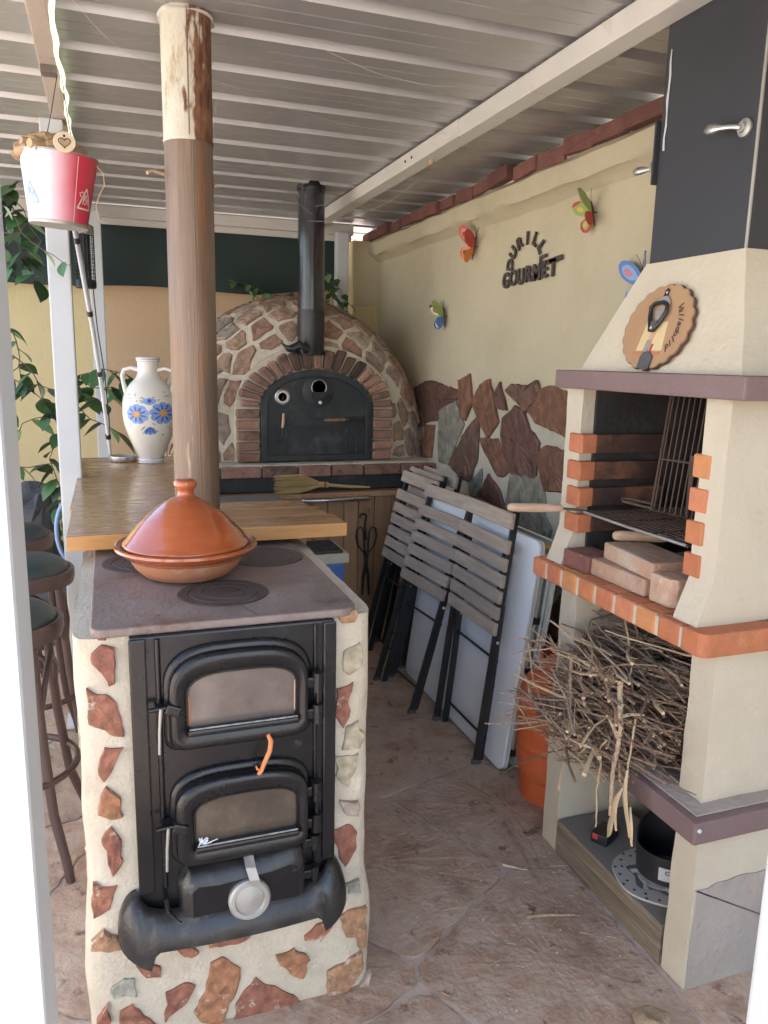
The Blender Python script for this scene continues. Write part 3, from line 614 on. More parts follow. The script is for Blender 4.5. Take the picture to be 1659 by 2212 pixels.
# front rendering that the bricks sit in
pl = [(AX-.47, OZ)]+[(arch_pt(i/24, .135)) for i in range(25)]+[(AX+.47, OZ)]+[(AX+DW, OZ)]+[arch_pt(1-i/24, -.002) for i in range(25)]+[(AX-DW, OZ)]
k = len(pl); V = [(u, AY+.03, v) for u, v in pl]+[(u, AY+.34, v) for u, v in pl]
half = k//2
F = [(i, (i+1) % k, k+(i+1) % k, k+i) for i in range(k)]
outer = [0]+list(range(1, 26))+[26]; inner = [k-1]+list(range(k-2, 27, -1))+[27]
for a in range(26): F.append((outer[a], outer[a+1], inner[a+1], inner[a]))
B().add(V, F).build('arch_mortar', 'mortar_d', ov)
nv = 19
for i in range(nv):
    t0, t1 = (i+.07+rs.uniform(0, .06))/nv, (i+.93-rs.uniform(0, .08))/nv
    a0, b0 = arch_pt(t0, .005), arch_pt(t1, .005); lo_ = rs.uniform(.108, .130); a1, b1 = arch_pt(t0, lo_), arch_pt(t1, lo_+rs.uniform(-.008, .008))
    j = rs.uniform(-.008, .008)
    B().prism([a0, b0, b1, a1], XZ(AY+.05), 0, .052+j*1.4).build('arch_brick', 'brick_soot' if 7 <= i <= 13 and i != 9 else 'brick_ov', ov, bev=.008, seg=1)
for sx in (-1, 1):
    for r in range(5):
        z = OZ+.005+r*.0615; x0 = AX+sx*(DW+.006); x1 = AX+sx*(DW+.125+rs.uniform(-.012, .012))
        B().box(min(x0, x1), max(x0, x1), AY-.008+rs.uniform(-.004, .004), AY+.05, z, z+.049).build('jamb_brick', 'brick_ov', ov, bev=.006, seg=1)
# shelf with brick edge, black lintel
B().box(.30, 1.845, 4.275, 5.6, .895, OZ-.003).build('hearth_slab', 'mortar_d', ov, bev=.006)
x = .36
while x < 1.82:
    w = rs.uniform(.19, .245); B().box(x, min(x+w-.008, 1.845), 4.235+rs.uniform(-.004, .004), 4.285, .893, .953).build('edge_brick', 'brick_ov', ov, bev=.005, seg=1); x += w
B().box(.36, 1.80, 4.262, 4.36, .808, .890).build('lintel', 'blackdoor', ov, bev=.004)
B().box(.32, 1.845, 4.36, 5.6, .80, .893).build('support_slab', 'mortar_d', ov)
B().box(1.62, 1.845, 4.24, 4.36, -.01, .80).build('support_pier', 'mortar_g', ov, bev=.006)
for i, (cz, hh) in enumerate(((.73, .08), (.60, .07), (.42, .11), (.25, .09), (.1, .08))):
    stone('slate', [(1.64, cz-hh/2), (1.80, cz-hh/2+.02), (1.81, cz+hh/2), (1.66, cz+hh/2-.01)], XZ(4.24), .01, 'wl_grey' if i % 2 == 0 else 'wl_stone', ov, step=.03, amp=.01, seed=i)
B().box(.32, 1.62, 4.9, 5.55, -.01, .80).build('support_block', 'mortar_g', ov)
# door
dr = None
pf = [(AX-DW, OZ+.004)]+[arch_pt(i/28, 0) for i in range(29)]+[(AX+DW, OZ+.004)]
dr = B().prism(pf, XZ(AY+.03), 0, .012).build('door', 'blackdoor', ov, bev=.003)
# raised frame round the door
inn = [(AX-DW+.038, OZ+.04)]+[(AX+cos(pi-i*pi/28)*(DW-.038), spring+sin(pi-i*pi/28)*(rise-.038)) for i in range(29)]+[(AX+DW-.038, OZ+.04)]
k = len(pf); V = [Vector((u, AY+.0155, v)) for u, v in pf]+[Vector((u, AY-.004, v)) for u, v in pf]+[Vector((u, AY-.004, v)) for u, v in inn]+[Vector((u, AY+.0155, v)) for u, v in inn]
F = []
for i in range(k):
    j = (i+1) % k
    for r in range(3): F.append((r*k+i, r*k+j, (r+1)*k+j, (r+1)*k+i))
B().add(V, F).build('door_frame', 'blackdoor', dr, bev=.003, seg=1)
# lower flap panel
def bar(parent, x0, x1, z0, z1, d0, d1, name, mat): return B().box(x0, x1, AY+.018-d1, AY+.018-d0, z0, z1).build(name, mat, parent, bev=.002)
for z in (.99, 1.155): bar(dr, AX-.26, AX+.26, z, z+.014, 0, .008, 'panel_rib', 'blackdoor')
for x_ in (-.26, -.19, .17, .235): bar(dr, AX+x_, AX+x_+.012, 1.004, 1.155, 0, .008, 'panel_rib', 'blackdoor')
# vent disc
RV = rot(rx=pi/2)
vd = B().lathe([(.092, 0), (.092, .004), (.086, .007), (.0, .008)], 40, (AX+.005, AY+.018, 1.365), RV).build('vent_disc', 'blackdoor', dr, smooth=30)
B().lathe([(.046, 0), (.046, .006), (.043, .008), (.040, .006), (.040, 0)], 32, (AX+.008, AY+.010, 1.39), RV).build('vent_ring', 'dullsteel', vd, smooth=30)
B().prism(arc(AX+.008, 1.365, .05, .045, pi, 2*pi, 14), XZ(AY+.006), 0, .01).build('vent_flap', 'blackmetal', vd, bev=.002)
B().lathe([(0, .026), (.008, .024), (.011, .014), (.009, 0)], 14, (AX+.012, AY+.004, 1.305), RV).build('knob', 'ceramic', vd, smooth=60)
th = B().lathe([(.044, 0), (.044, .014), (.038, .016), (.036, .011), (0, .011)], 36, (AX-.205, AY+.018, 1.335), RV).build('thermometer', 'steel', dr, smooth=30)
B().lathe([(.033, 0), (.033, .001), (.0, .0012)], 30, (AX-.205, AY+.0068, 1.335), RV).build('dial', 'ceramic', th)
B().lathe([(.025, 0), (.025, .0006), (.021, .0006), (.021, 0)], 30, (AX-.205, AY+.0055, 1.335), RV).build('dial_scale', 'blackmetal', th)
B().cbox((AX-.203, AY+.0045, 1.328), (.005, .001, .03), rot(ry=.25)).build('needle', 'blackmetal', th)
# wooden grips
def grip(pts, r, name, mat, parent): return B().tube(pts, r, 10).build(name, mat, parent, smooth=50)
ha = grip([(AX+.03, AY-.03, 1.205), (AX+.05, AY-.03, 1.206), (AX+.12, AY-.03, 1.207), (AX+.155, AY-.03, 1.208)], [.008, .012, .011, .010], 'handle', 'pipe_rust', dr)
B().lathe([(.0, .008), (.007, .006), (.008, 0)], 12, (AX+.165, AY-.03, 1.208), rot(ry=pi/2)).build('handle_tip', 'steel', ha, smooth=60)
B().tube([(AX+.03, AY-.03, 1.205), (AX+.01, AY-.02, 1.205), (AX+.0, AY+.015, 1.205)], .004, 6).build('handle_bracket', 'blackmetal', ha)
B().box(AX+.17, AX+.27, AY-.01, AY+.017, 1.195, 1.222).build('latch_bar', 'blackmetal', dr, bev=.003)
h2 = grip([(AX-.205, AY-.02, 1.245), (AX-.208, AY-.028, 1.20), (AX-.213, AY-.028, 1.165)], [.008, .0095, .008], 'flap_grip', 'turned', dr)
B().tube([(AX-.213, AY-.028, 1.165), (AX-.215, AY-.03, 1.12), (AX-.222, AY-.02, 1.08), (AX-.225, AY+.01, 1.075)], .005, 8).build('grip_stem', 'blackmetal', h2, smooth=50)
# flue
CX, CY = 1.098, 4.37
fl = B().lathe([(.072, 2.02-.45), (.076, 2.02-.44), (.076, 1.82), (.0765, 1.82)], 28, (CX, CY, 0)).build('flue_collar', 'blackmetal', ov, smooth=40)
B().lathe([(.074, 1.80), (.074, 2.52)], 32, (CX, CY, 0)).build('flue_pipe', 'gloss', ov, smooth=40)
B().lathe([(.080, 2.455), (.080, 2.474), (.074, 2.474)], 32, (CX, CY, 0)).build('roof_flange', 'gloss', ov, smooth=40)
B().lathe([(.0775, 1.865), (.0775, 1.885)], 32, (CX, CY, 0)).build('pipe_seam', 'gloss', fl, smooth=40)
# soot black figure at the flue's foot
pts = [(.94, 4.30, 1.59), (.96, 4.285, 1.63), (.985, 4.285, 1.60), (1.0, 4.28, 1.625), (1.03, 4.275, 1.615), (1.06, 4.275, 1.60)]
fb = B().tube([(.915, 4.30, 1.632), (.93, 4.29, 1.618), (.95, 4.285, 1.603), (.98, 4.285, 1.605), (1.01, 4.28, 1.622), (1.04, 4.278, 1.60), (1.055, 4.278, 1.585)], [.006, .009, .018, .026, .03, .024, .012], 10)
fb.tube([(.98, 4.27, 1.59), (.985, 4.262, 1.577)], [.011, .008], 6); fb.tube([(1.02, 4.265, 1.60), (1.03, 4.258, 1.577)], [.011, .008], 6)
fb.noise(.006, 40)
tag(fb.build('figurine', 'blackmetal', None, smooth=60), 'small sooty black lizard-like figure at the foot of the oven flue', 'figurine')

# ---- plank cabinet under the oven
cb = thing('plank_cabinet', 'pine plank cabinet front under the oven with steel rail handle', 'cabinet', (1.2, 4.25, 0))
x = .50; i = 0
while x < 1.60:
    w = rs.uniform(.085, .115); B().box(x, min(x+w-.004, 1.615), 4.205+rs.uniform(-.002, .002), 4.228, .03, .772).build('plank', 'plankdoor', cb, bev=.003, seg=1); x += w
B().box(.48, 1.617, 4.19, 4.36, .774, .802).build('top_ledge', 'plankdoor', cb, bev=.004)
B().box(1.56, 1.617, 4.186, 4.2045, .55, .60).build('batten', 'plankdoor', cb, bev=.003)
B().box(1.56, 1.617, 4.186, 4.2045, .20, .25).build('batten', 'plankdoor', cb, bev=.003)
B().tube([(1.0, 4.20, .772), (1.0, 4.145, .772), (1.02, 4.13, .772), (1.37, 4.13, .774), (1.39, 4.145, .774), (1.39, 4.20, .774)], .012, 10).build('rail_handle', 'steel', cb, smooth=50)
B().box(.42, .86, 3.86, 4.19, .785, .808).build('worktop', 'dullsteel', cb, bev=.006)
B().box(.46, .82, 3.90, 4.15, .8085, .813).build('worktop_sheet', 'galv', cb, bev=.003)
B().box(.45, .84, 3.90, 4.19, -.01, .784).build('worktop_base', 'mortar_g', cb)

# ---- hand broom lying on the ledge
bm_ = thing('hand_broom', 'short straw hand broom lying on the cabinet ledge', 'broom', (1.05, 4.22, .81))
rs = random.Random(4); st = B()
for i in range(150):
    a = rs.uniform(-1, 1); e = rs.uniform(-1, 1)
    p0 = Vector((1.12, 4.205+e*.006, .852+a*.010)); p2 = Vector((.845+rs.uniform(0, .06), 4.205+e*.03, .868+a*.052-.012)); p1 = p0.lerp(p2, .5)+Vector((0, e*.008, a*.02+.006))
    st.tube([p0, p1, p2], [.0022, .0024, .0012], 4)
s_ = st.build('bristles', 'straw', bm_, fixn=False); s_['kind'] = 'stuff'
B().tube([(1.10, 4.205, .852), (1.16, 4.204, .848)], .017, 10, flat=.7).build('neck', 'straw', bm_, smooth=50)
B().tube([(1.135, 4.205, .85), (1.146, 4.205, .849)], .0182, 10, flat=.75).build('binding', 'redtape', bm_, smooth=50)
B().tube([(1.155, 4.204, .848), (1.30, 4.203, .832), (1.41, 4.203, .826)], [.010, .009, .006], 8).build('handle', 'straw', bm_, smooth=50)

# ---- fire tongs hanging on the cabinet
tg = thing('fire_tongs', 'black iron fire tongs with loop handles hanging on the plank cabinet', 'tongs', (1.385, 4.18, .2))
hook = [(1.393, 4.185, .672), (1.38, 4.178, .655), (1.374, 4.175, .635), (1.382, 4.173, .618), (1.393, 4.173, .61), (1.39, 4.172, .59)]
B().tube([(1.365+.02*cos(a), 4.18, .655+.02*sin(a)) for a in [pi*1.0-.0-i*pi*1.25/9+.2 for i in range(10)]]+[(1.375, 4.178, .60), (1.384, 4.175, .52)], .006, 8).build('hook', 'blackmetal', tg, smooth=60)
for sx in (-1, 1):
    lp = [(1.384+sx*(.012), 4.17, .44), (1.384+sx*.05, 4.17, .49), (1.384+sx*.062, 4.17, .545), (1.384+sx*.055, 4.17, .59), (1.384+sx*.032, 4.17, .598), (1.384+sx*.018, 4.17, .57), (1.384+sx*.012, 4.17, .50)]
    B().tube(lp, .0058, 8, closed=True).build('loop', 'blackmetal', tg, smooth=60)
    B().tube([(1.384+sx*.010, 4.17-.004*sx, .46), (1.384, 4.17-.006*sx, .40), (1.384-sx*.016, 4.17-.004*sx, .30), (1.384-sx*.02, 4.17, .19)], [.008, .010, .009, .006], 8).build('arm', 'blackmetal', tg, smooth=60)
B().lathe([(.012, 0), (.012, .02), (0, .022)], 12, (1.384, 4.185, .415), RV).build('rivet', 'blackmetal', tg, smooth=40)
B().tube([(1.40, 4.205, .70), (1.40, 4.175, .70), (1.398, 4.17, .672)], .002, 6).build('nail', 'blackmetal', cb)
B().tube([(1.22, 4.20, .695), (1.31, 4.19, .697), (1.40, 4.18, .70)], .0014, 5).build('wire', 'dullsteel', cb)
# ================================================================== MASONRY COOKING STOVE
sv = thing('wood_stove', 'black iron wood stove built into a cream masonry block with rusty stones', 'stove', (.23, 1.95, 0))
FY = 1.60
# masonry block, slightly lumpy, a little wider at the foot
def mas(x, z):
    return x
V = []; F = []
xs = [-.092, .556]; ys = [FY, 2.40]
ring = []
nxs, nys = 22, 26
per = [(xs[0]+(xs[1]-xs[0])*i/nxs, ys[0]) for i in range(nxs)]+[(xs[1], ys[0]+(ys[1]-ys[0])*i/nys) for i in range(nys)]+[(xs[1]-(xs[1]-xs[0])*i/nxs, ys[1]) for i in range(nxs)]+[(xs[0], ys[1]-(ys[1]-ys[0])*i/nys) for i in range(nys)]
nz = 36; k = len(per); cxm, cym = .232, 2.0
for j in range(nz+1):
    z = -.01+1.0*j/nz
    for (x, y) in per:
        fx = 1+.03*max(0, min(1, (.33-z)/.08)); q = noise.noise_vector(Vector((x*7, y*7, z*7)))*.009
        edge = 1.0
        dx = (x-cxm)*fx
        # soften the four upright corners
        cx_ = min(abs(x-xs[0]), abs(x-xs[1])); cy_ = min(abs(y-ys[0]), abs(y-ys[1]))
        s_ = .014*max(0, 1-(cx_+cy_)/.045)
        zz = z-(.012*max(0, 1-(1.0-z)/.03))
        qy = q.y*(.35 if y < FY+.01 else 1)
        V.append((cxm+dx-math.copysign(s_, x-cxm)+q.x, y-math.copysign(s_, y-cym)+qy, zz+(q.z*.6 if j == nz else 0)))
for j in range(nz):
    for i in range(k): F.append((j*k+i, j*k+(i+1) % k, (j+1)*k+(i+1) % k, (j+1)*k+i))
F.append(tuple(nz*k+i for i in range(k)))
ms = B().add(V, F).build('masonry', 'mortar', sv, smooth=50)
GREYS = {3, 11, 12, 13, 15, 18, 27, 30, 31}
for i, pl in enumerate(STOVE_STONES):
    stone('stone', pl, XZ(FY-.002), .005+.004*((i*5) % 3)/3, 'st_grey' if i in GREYS else 'st_stone', ms, step=.007, amp=.0075, base=-.014, seed=i*3.3, rough=.003, inset=.9)
# side stones, right flank and left flank
rs = random.Random(6)
for sx, X in ((1, .556), (-1, -.092)):
    for i in range(16):
        cy, cz = rs.uniform(1.70, 2.3), rs.uniform(.06, .92); r = rs.uniform(.035, .065); k = rs.randint(5, 7); a0 = rs.random()*6
        pl = [(cy+r*cos(a0+2*pi*j/k)*rs.uniform(.7, 1.2), cz+r*sin(a0+2*pi*j/k)*rs.uniform(.7, 1.2)) for j in range(k)]
        stone('stone', pl, (lambda u, v, h, X=X, sx=sx: Vector((X+sx*(h+(.02 if v < .28 else 0)*.45), u, v))), .006, 'st_stone' if i % 3 else 'st_grey', ms, step=.02, amp=.007, base=-.02, seed=i+40*sx, rough=.003)
# iron front body
bd = B().box(.018, .452, FY-.028, FY+.05, .33, .985).build('body', 'iron', sv, bev=.004)
for x0, x1 in ((.016, .050), (.424, .454)):
    B().box(x0, x1, FY-.036, FY-.0285, .40, .983).build('pilaster', 'iron', bd, bev=.005)
B().tube([(.072, FY-.030, .41), (.072, FY-.030, .98)], .006, 8).build('rib', 'iron', bd, smooth=60)
B().tube([(.4065, FY-.030, .41), (.4065, FY-.030, .98)], .0045, 8).build('rib', 'iron', bd, smooth=60)
def arch_outline(x0, x1, z0, zs, zt, n=18, r=.03):
    """flat bottom with rounded corners, sides up to zs, low arch to zt"""
    cx = (x0+x1)/2; hw = (x1-x0)/2; pts = []
    pts += [(x0+r-r*sin(a), z0+r-r*cos(a)) for a in [pi/2*i/5 for i in range(5, -1, -1)]][::-1][::-1]
    pts += [(x1-r+r*sin(a), z0+r-r*cos(a)) for a in [pi/2*i/5 for i in range(6)]]
    for i in range(n+1):
        t = i/n; a = pi*t; ex = abs(cos(a))**.62*math.copysign(1, cos(a)); pts.append((cx+hw*ex, zs+(zt-zs)*sin(a)**.8 if sin(a) > 0 else zs))
    return pts
def sweep_frame(out, inn, Y, prof, name, mat, parent):
    """prof: list of (t from outer to inner, height toward the viewer)"""
    k = len(out); V = []; F = []
    for t, h in prof:
        for (a, b) in zip(out, inn): V.append((a[0]+(b[0]-a[0])*t, Y-h, a[1]+(b[1]-a[1])*t))
    for r in range(len(prof)-1):
        for i in range(k): j = (i+1) % k; F.append((r*k+i, r*k+j, (r+1)*k+j, (r+1)*k+i))
    return B().add(V, F).build(name, mat, parent, smooth=55)
def stove_door(x0, x1, z0, zs, zt, gx0, gx1, gz0, gzs, gzt, gm, gape=0.0, tilt=0.0):
    o = arch_outline(x0, x1, z0, zs, zt); i_ = arch_outline(gx0, gx1, gz0, gzs, gzt, r=.012)
    Y = FY-.028
    # rebate behind the door
    fr = arch_outline(x0-.010, x1+.010, z0-.006, zs+.006, zt+.014)
    sweep_frame(fr, o, Y, [(0, -.004), (0, .006), (.5, .012), (1, .012), (1, -.004)], 'door_rebate', 'iron', bd)
    d = sweep_frame(o, i_, Y-.008-gape, [(0, -.006), (0, .012), (.06, .019), (.16, .0225), (.40, .0225), (.70, .019), (.88, .014), (.9, .009), (1, .009), (1, -.006)], 'door', 'iron', sv)
    k = len(i_); B().add([(u, Y-.010-gape, v) for u, v in i_], [tuple(range(k))]).build('glass', gm, d, fixn=False)
    B().box(gx0-.004, gx1+.004, Y-.036-gape, Y-.010-gape, gz0-.010, gz0+.004).build('sill', 'iron', d, bev=.005)
    # hinges on the right
    for hz in (z0+.045, zs-.008):
        h = B().tube([(x1+.022, Y-.02, hz-.018), (x1+.022, Y-.02, hz+.018)], .011, 10).build('hinge', 'iron', d, smooth=40)
        B().box(x1-.012, x1+.030, Y-.026, Y-.006, hz-.012, hz+.012).build('hinge_leaf', 'iron', h, bev=.004)
        B().lathe([(.014, -.022), (.014, -.018), (.014, .018), (.014, .022)], 10, (x1+.022, Y-.02, hz)).build('hinge_knuckle', 'iron', h, smooth=40)
    B().tube([(x1+.022, Y-.022, z0+.03), (x1+.022, Y-.022, zs+.012)], .0042, 8).build('hinge_pin', 'iron', d, smooth=40)
    # latch on the left: bolt, wing and hanging lever
    lz = (z0+zs)/2+.035
    lt = B().box(x0-.028, x0+.012, Y-.024-gape, Y-.004, lz-.008, lz+.008).build('latch', 'iron', d, bev=.004)
    B().cbox((x0+.008, Y-.03-gape, lz-.002), (.032, .012, .022), rot(ry=.4)).build('latch_wing', 'iron', lt, bev=.004)
    B().tube([(x0-.016, Y-.028-gape, lz+.004), (x0-.02, Y-.031-gape, lz-.04), (x0-.022, Y-.031-gape, lz-.095)], [.004, .0034, .003], 8).build('latch_lever', 'dullsteel', lt, smooth=50)
    B().tube([(x0-.04, Y-.026-gape, lz+.002), (x0-.005, Y-.026-gape, lz+.004)], .005, 8).build('latch_pin', 'iron', lt, smooth=50)
    return d
d1 = stove_door(.090, .386, .735, .862, .948, .130, .360, .778, .852, .898, 'glass1')
d2 = stove_door(.096, .384, .468, .600, .668, .138, .358, .512, .580, .618, 'glass2', gape=.012)
# ash on the lower sill
rs = random.Random(2); b = B()
for i in range(9):
    x = .145+abs(rs.gauss(0, .010)); b.tube([(x, FY-.062, .517), (x+rs.uniform(-.015, .015), FY-.066, .517+rs.uniform(0, .018)), (x+rs.uniform(-.02, .02), FY-.066, .514+rs.uniform(-.012, .02))], .0011, 4)
for dd, gx0, gx1, gz, gp in ((d1, .130, .360, .778, 0), (d2, .138, .358, .512, .012)):
    a_ = B().tube([(gx0+(gx1-gx0)*i/16, FY-.058-gp, gz+.0045) for i in range(17)], [.0016+.0008*abs(sin(i*1.7)) for i in range(17)], 5); a_.build('ash_line', 'ash', dd)
a_ = B().tube([(.132, FY-.0385, .785), (.1315, FY-.0385, .85)], .0022, 5); a_.build('rust_edge', 'twigred', d1)
a_ = B().tube([(.358, FY-.0385, .79), (.3585, FY-.0385, .86)], .0018, 5); a_.build('rust_edge', 'turned', d1)
tag(b.build('frayed_cord_fibres', 'white', d2, fixn=False), kind='stuff')
# ash door with sloping hood
pl = [(.098, .345), (.098, .425), (.118, .455), (.17, .449), (.30, .462), (.345, .478), (.372, .470), (.380, .430), (.380, .345)]
ad = B()
inn = [(.125, .352), (.125, .412), (.138, .424), (.18, .420), (.30, .428), (.34, .436), (.356, .430), (.360, .412), (.360, .352)]
ad = sweep_frame(pl, inn, FY-.028, [(0, -.004), (0, .010), (.35, .042), (1, .048)], 'ash_door', 'iron_d', sv)
B().add([(u, FY-.076, v) for u, v in inn], [tuple(range(len(inn)))]).build('ash_door_panel', 'iron', ad)
for hz in (.385, .465):
    B().tube([(.402, FY-.05, hz-.018), (.402, FY-.05, hz+.018)], .011, 10).build('hinge', 'iron', ad, smooth=40)
    B().box(.372, .410, FY-.056, FY-.032, hz-.011, hz+.011).build('hinge_leaf', 'iron', ad, bev=.003)
B().tube([(.070, FY-.05, .395), (.075, FY-.052, .36), (.10, FY-.075, .345)], .006, 8).build('latch', 'iron', ad, smooth=40)
# air damper: strap and disc
dp = B().lathe([(.0465, 0), (.0465, .012), (.042, .017), (.034, .017), (.031, .012), (.027, .0135), (0, .0145)], 40, (.246, FY-.0765, .376), rot(rx=pi/2-.08)).build('air_damper', 'dullsteel', ad, smooth=35)
B().add(*(lambda p: (p, [(0, 1, 3, 2), (2, 3, 5, 4), (4, 5, 7, 6)]))([(.236, FY-.052, .478), (.258, FY-.052, .478), (.238, FY-.085, .455), (.260, FY-.085, .452), (.245, FY-.094, .428), (.267, FY-.094, .426), (.250, FY-.094, .412), (.270, FY-.094, .412)])).build('damper_strap', 'dullsteel', dp)
# flared base skirt with two claw feet
def plan(cx, hw, dep, r, n=40):
    """open plan curve of an apron: left flank, rounded corner, bowed front, corner, right flank"""
    P_ = [(cx-hw, FY-.004), (cx-hw, FY-dep+r)]+[(cx-hw+r-r*cos(a), FY-dep+r-r*sin(a)) for a in [pi/2*i/8 for i in range(1, 9)]]
    P_ += [(cx-hw+r+(2*hw-2*r)*i/n, FY-dep-.010*sin(pi*i/n)) for i in range(1, n)]
    P_ += [(cx+hw-r+r*sin(a), FY-dep+r-r*cos(a)) for a in [pi/2*i/8 for i in range(0, 9)]]+[(cx+hw, FY-.004)]
    return P_
SCX = .226
tp = plan(SCX, .216, .040, .022); bp = plan(SCX, .258, .094, .066)
V = []; F = []; nv = 14; K = len(tp)
for (t_, b_) in zip(tp, bp):
    e = min(1, abs(b_[0]-SCX)/.258); s_ = max(0, min(1, (e-.55)/.45)); s_ = s_*s_*(3-2*s_)
    zt = .362+.036*s_
    zb = .300
    if e > .70: zb = .300-.042*min(1, (e-.70)/.035)
    if e > .735: zb = .258+.042*((e-.735)/.265)**1.2
    for j in range(nv+1):
        a = j/nv*pi/2; w_ = sin(a)**1.0; h_ = 1-cos(a)
        V.append((t_[0]+(b_[0]-t_[0])*w_, t_[1]+(b_[1]-t_[1])*w_, zt+(zb-zt)*h_))
    V.append((t_[0]+(b_[0]-t_[0])*.8, t_[1]+(b_[1]-t_[1])*.8, zb-.001))
    V.append((t_[0], min(FY-.002, t_[1]+.03), zb-.001))
m_ = nv+3
for i in range(K-1):
    for j in range(m_-1): F.append((i*m_+j, i*m_+j+1, (i+1)*m_+j+1, (i+1)*m_+j))
B().add(V, F).build('base_skirt', 'iron_d', sv, smooth=45)
# cooking plate with rings
pl = arc(.47, 1.625, .042, .042, -pi/2, 0, 6)+[(.512, 2.38), (-.056, 2.38)]+arc(-.030, 1.612, .026, .026, pi, 1.5*pi, 5)
pt = B().prism(pl, XY(.985), 0, .019).build('cooking_plate', 'plate', sv, bev=.005, seg=3)
for cx, cy in ((.237, 1.777), (.395, 2.085), (.07, 2.11)):
    r = B().lathe([(.104, .0), (.104, .0022), (.082, .0022), (.081, .0006), (.079, .0006), (.078, .0022), (.052, .0022), (.051, .0008), (.0495, .0008), (.049, .0022), (0, .0026)], 44, (cx, cy, 1.0037)).build('burner_ring', 'burner', pt, smooth=30)
    B().lathe([(.106, 0), (.106, .0006), (.104, .0006)], 44, (cx, cy, 1.0036)).build('ring_gap', 'blackmetal', r)
    B().cbox((cx+.03, cy+.005, 1.0062), (.020, .006, .001), rot(rz=.5)).build('lifter_slot', 'blackmetal', r)
b = B(); pts = [(.262, 1.672), (.268, 1.64), (.278, 1.62), (.283, 1.589)]
b.tube([(x, y, 1.0042) for x, y in pts], .0012, 4); b.tube([(.283, 1.5875, 1.003), (.284, 1.5865, .988)], .0012, 4); b.build('plate_crack', 'blackmetal', pt)
# flue pipe
PX, PY = .247, 2.41
f1 = B().lathe([(.0675, 1.0), (.0675, 2.146)], 40, (PX, PY, 0)).build('flue_pipe', 'pipe_rust', sv, smooth=40)
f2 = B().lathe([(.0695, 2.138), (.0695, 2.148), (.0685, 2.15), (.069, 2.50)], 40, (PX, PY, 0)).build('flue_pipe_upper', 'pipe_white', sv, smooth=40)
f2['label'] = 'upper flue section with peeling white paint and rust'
B().tube([(PX-.0715, PY-.02, 2.05), (PX-.105, PY-.03, 2.054), (PX-.118, PY-.035, 2.046)], [.005, .004, .005], 8).build('damper_key', 'turned', f1, smooth=50)
B().tube([(PX+.066, PY-.02, 2.03), (PX+.076, PY-.02, 2.03)], .006, 8).build('damper_tip', 'cork', f1, smooth=50)
B().tube([(PX+.004, PY-.0675, 1.02), (PX+.004, PY-.0675, 2.14)], .0018, 5).build('pipe_seam', 'pipe_rust', f1)
B().tube([(PX-.004, PY-.0695, 2.15), (PX-.004, PY-.0695, 2.47)], .0018, 5).build('pipe_seam', 'pipe_rust', f2)
V = []; F = []; n = 40
for i in range(n):
    a = 2*pi*i/n; q = .5+.5*sin(3*a+.6); r = .073+.010*q*(1 if i % 3 else .5)
    V += [(PX+.0695*cos(a), PY+.0695*sin(a), 2.462), (PX+r*cos(a), PY+r*sin(a), 2.470-.010*q)]
for i in range(n): j = (i+1) % n; F.append((2*i, 2*j, 2*j+1, 2*i+1))
B().add(V, F).build('roof_flashing', 'beam', f2)
# twig stuck on the lower door
b = B().tube([(.293, FY-.064, .752), (.300, FY-.066, .735), (.296, FY-.068, .715), (.286, FY-.070, .692), (.276, FY-.068, .670), (.270, FY-.064, .660)], [.004, .0055, .0055, .0052, .005, .004], 8)
b.tube([(.277, FY-.068, .672), (.268, FY-.072, .680), (.266, FY-.072, .686)], [.003, .0026, .002], 6); b.noise(.0015, 60)
tag(b.build('twig', 'twigred', None, smooth=60), 'short bright orange twig wedged above the lower stove door', 'twig')
# ------------------------------------------------------------------ tagine
tj = thing('tagine', 'glossy orange terracotta tagine with domed lid standing on the iron stove', 'tagine', (.172, 1.965, 1.007))
def smoothprof(pts, n=6):
    out = []
    P_ = [Vector(p) for p in pts]
    for i in range(len(P_)-1):
        p0 = P_[max(0, i-1)]; p1 = P_[i]; p2 = P_[i+1]; p3 = P_[min(len(P_)-1, i+2)]
        for j in range(n):
            t = j/n; q = .5*((2*p1)+(p2-p0)*t+(2*p0-5*p1+4*p2-p3)*t*t+(3*p1-p0-3*p2+p3)*t**3); out.append((max(q.x, 0), q.y))
    out.append(tuple(pts[-1])); return out
c = (.172, 1.965, 1.007)
B().lathe([(0, .0), (.098, .0), (.108, .004), (.128, .024), (.142, .048)], 56, c).build('dish', 'terra_raw', tj, smooth=50)
B().lathe([(.1415, .047), (.156, .058), (.172, .069), (.1765, .074), (.1755, .080), (.170, .082), (.160, .074), (.150, .066), (.10, .045), (0, .04)], 56, c).build('dish_rim', 'terra', tj, smooth=50)
lid = smoothprof([(.155, .074), (.157, .083), (.148, .094), (.128, .118), (.10, .147), (.068, .173), (.038, .192), (.024, .199), (.020, .207), (.0215, .216), (.027, .224), (.0285, .232), (.025, .2395), (.014, .243), (0, .2435)], 5)
ld = B().lathe(lid, 64, c)
ld.noise(.0012, 25); ld.build('lid', 'terra', tj, smooth=60)

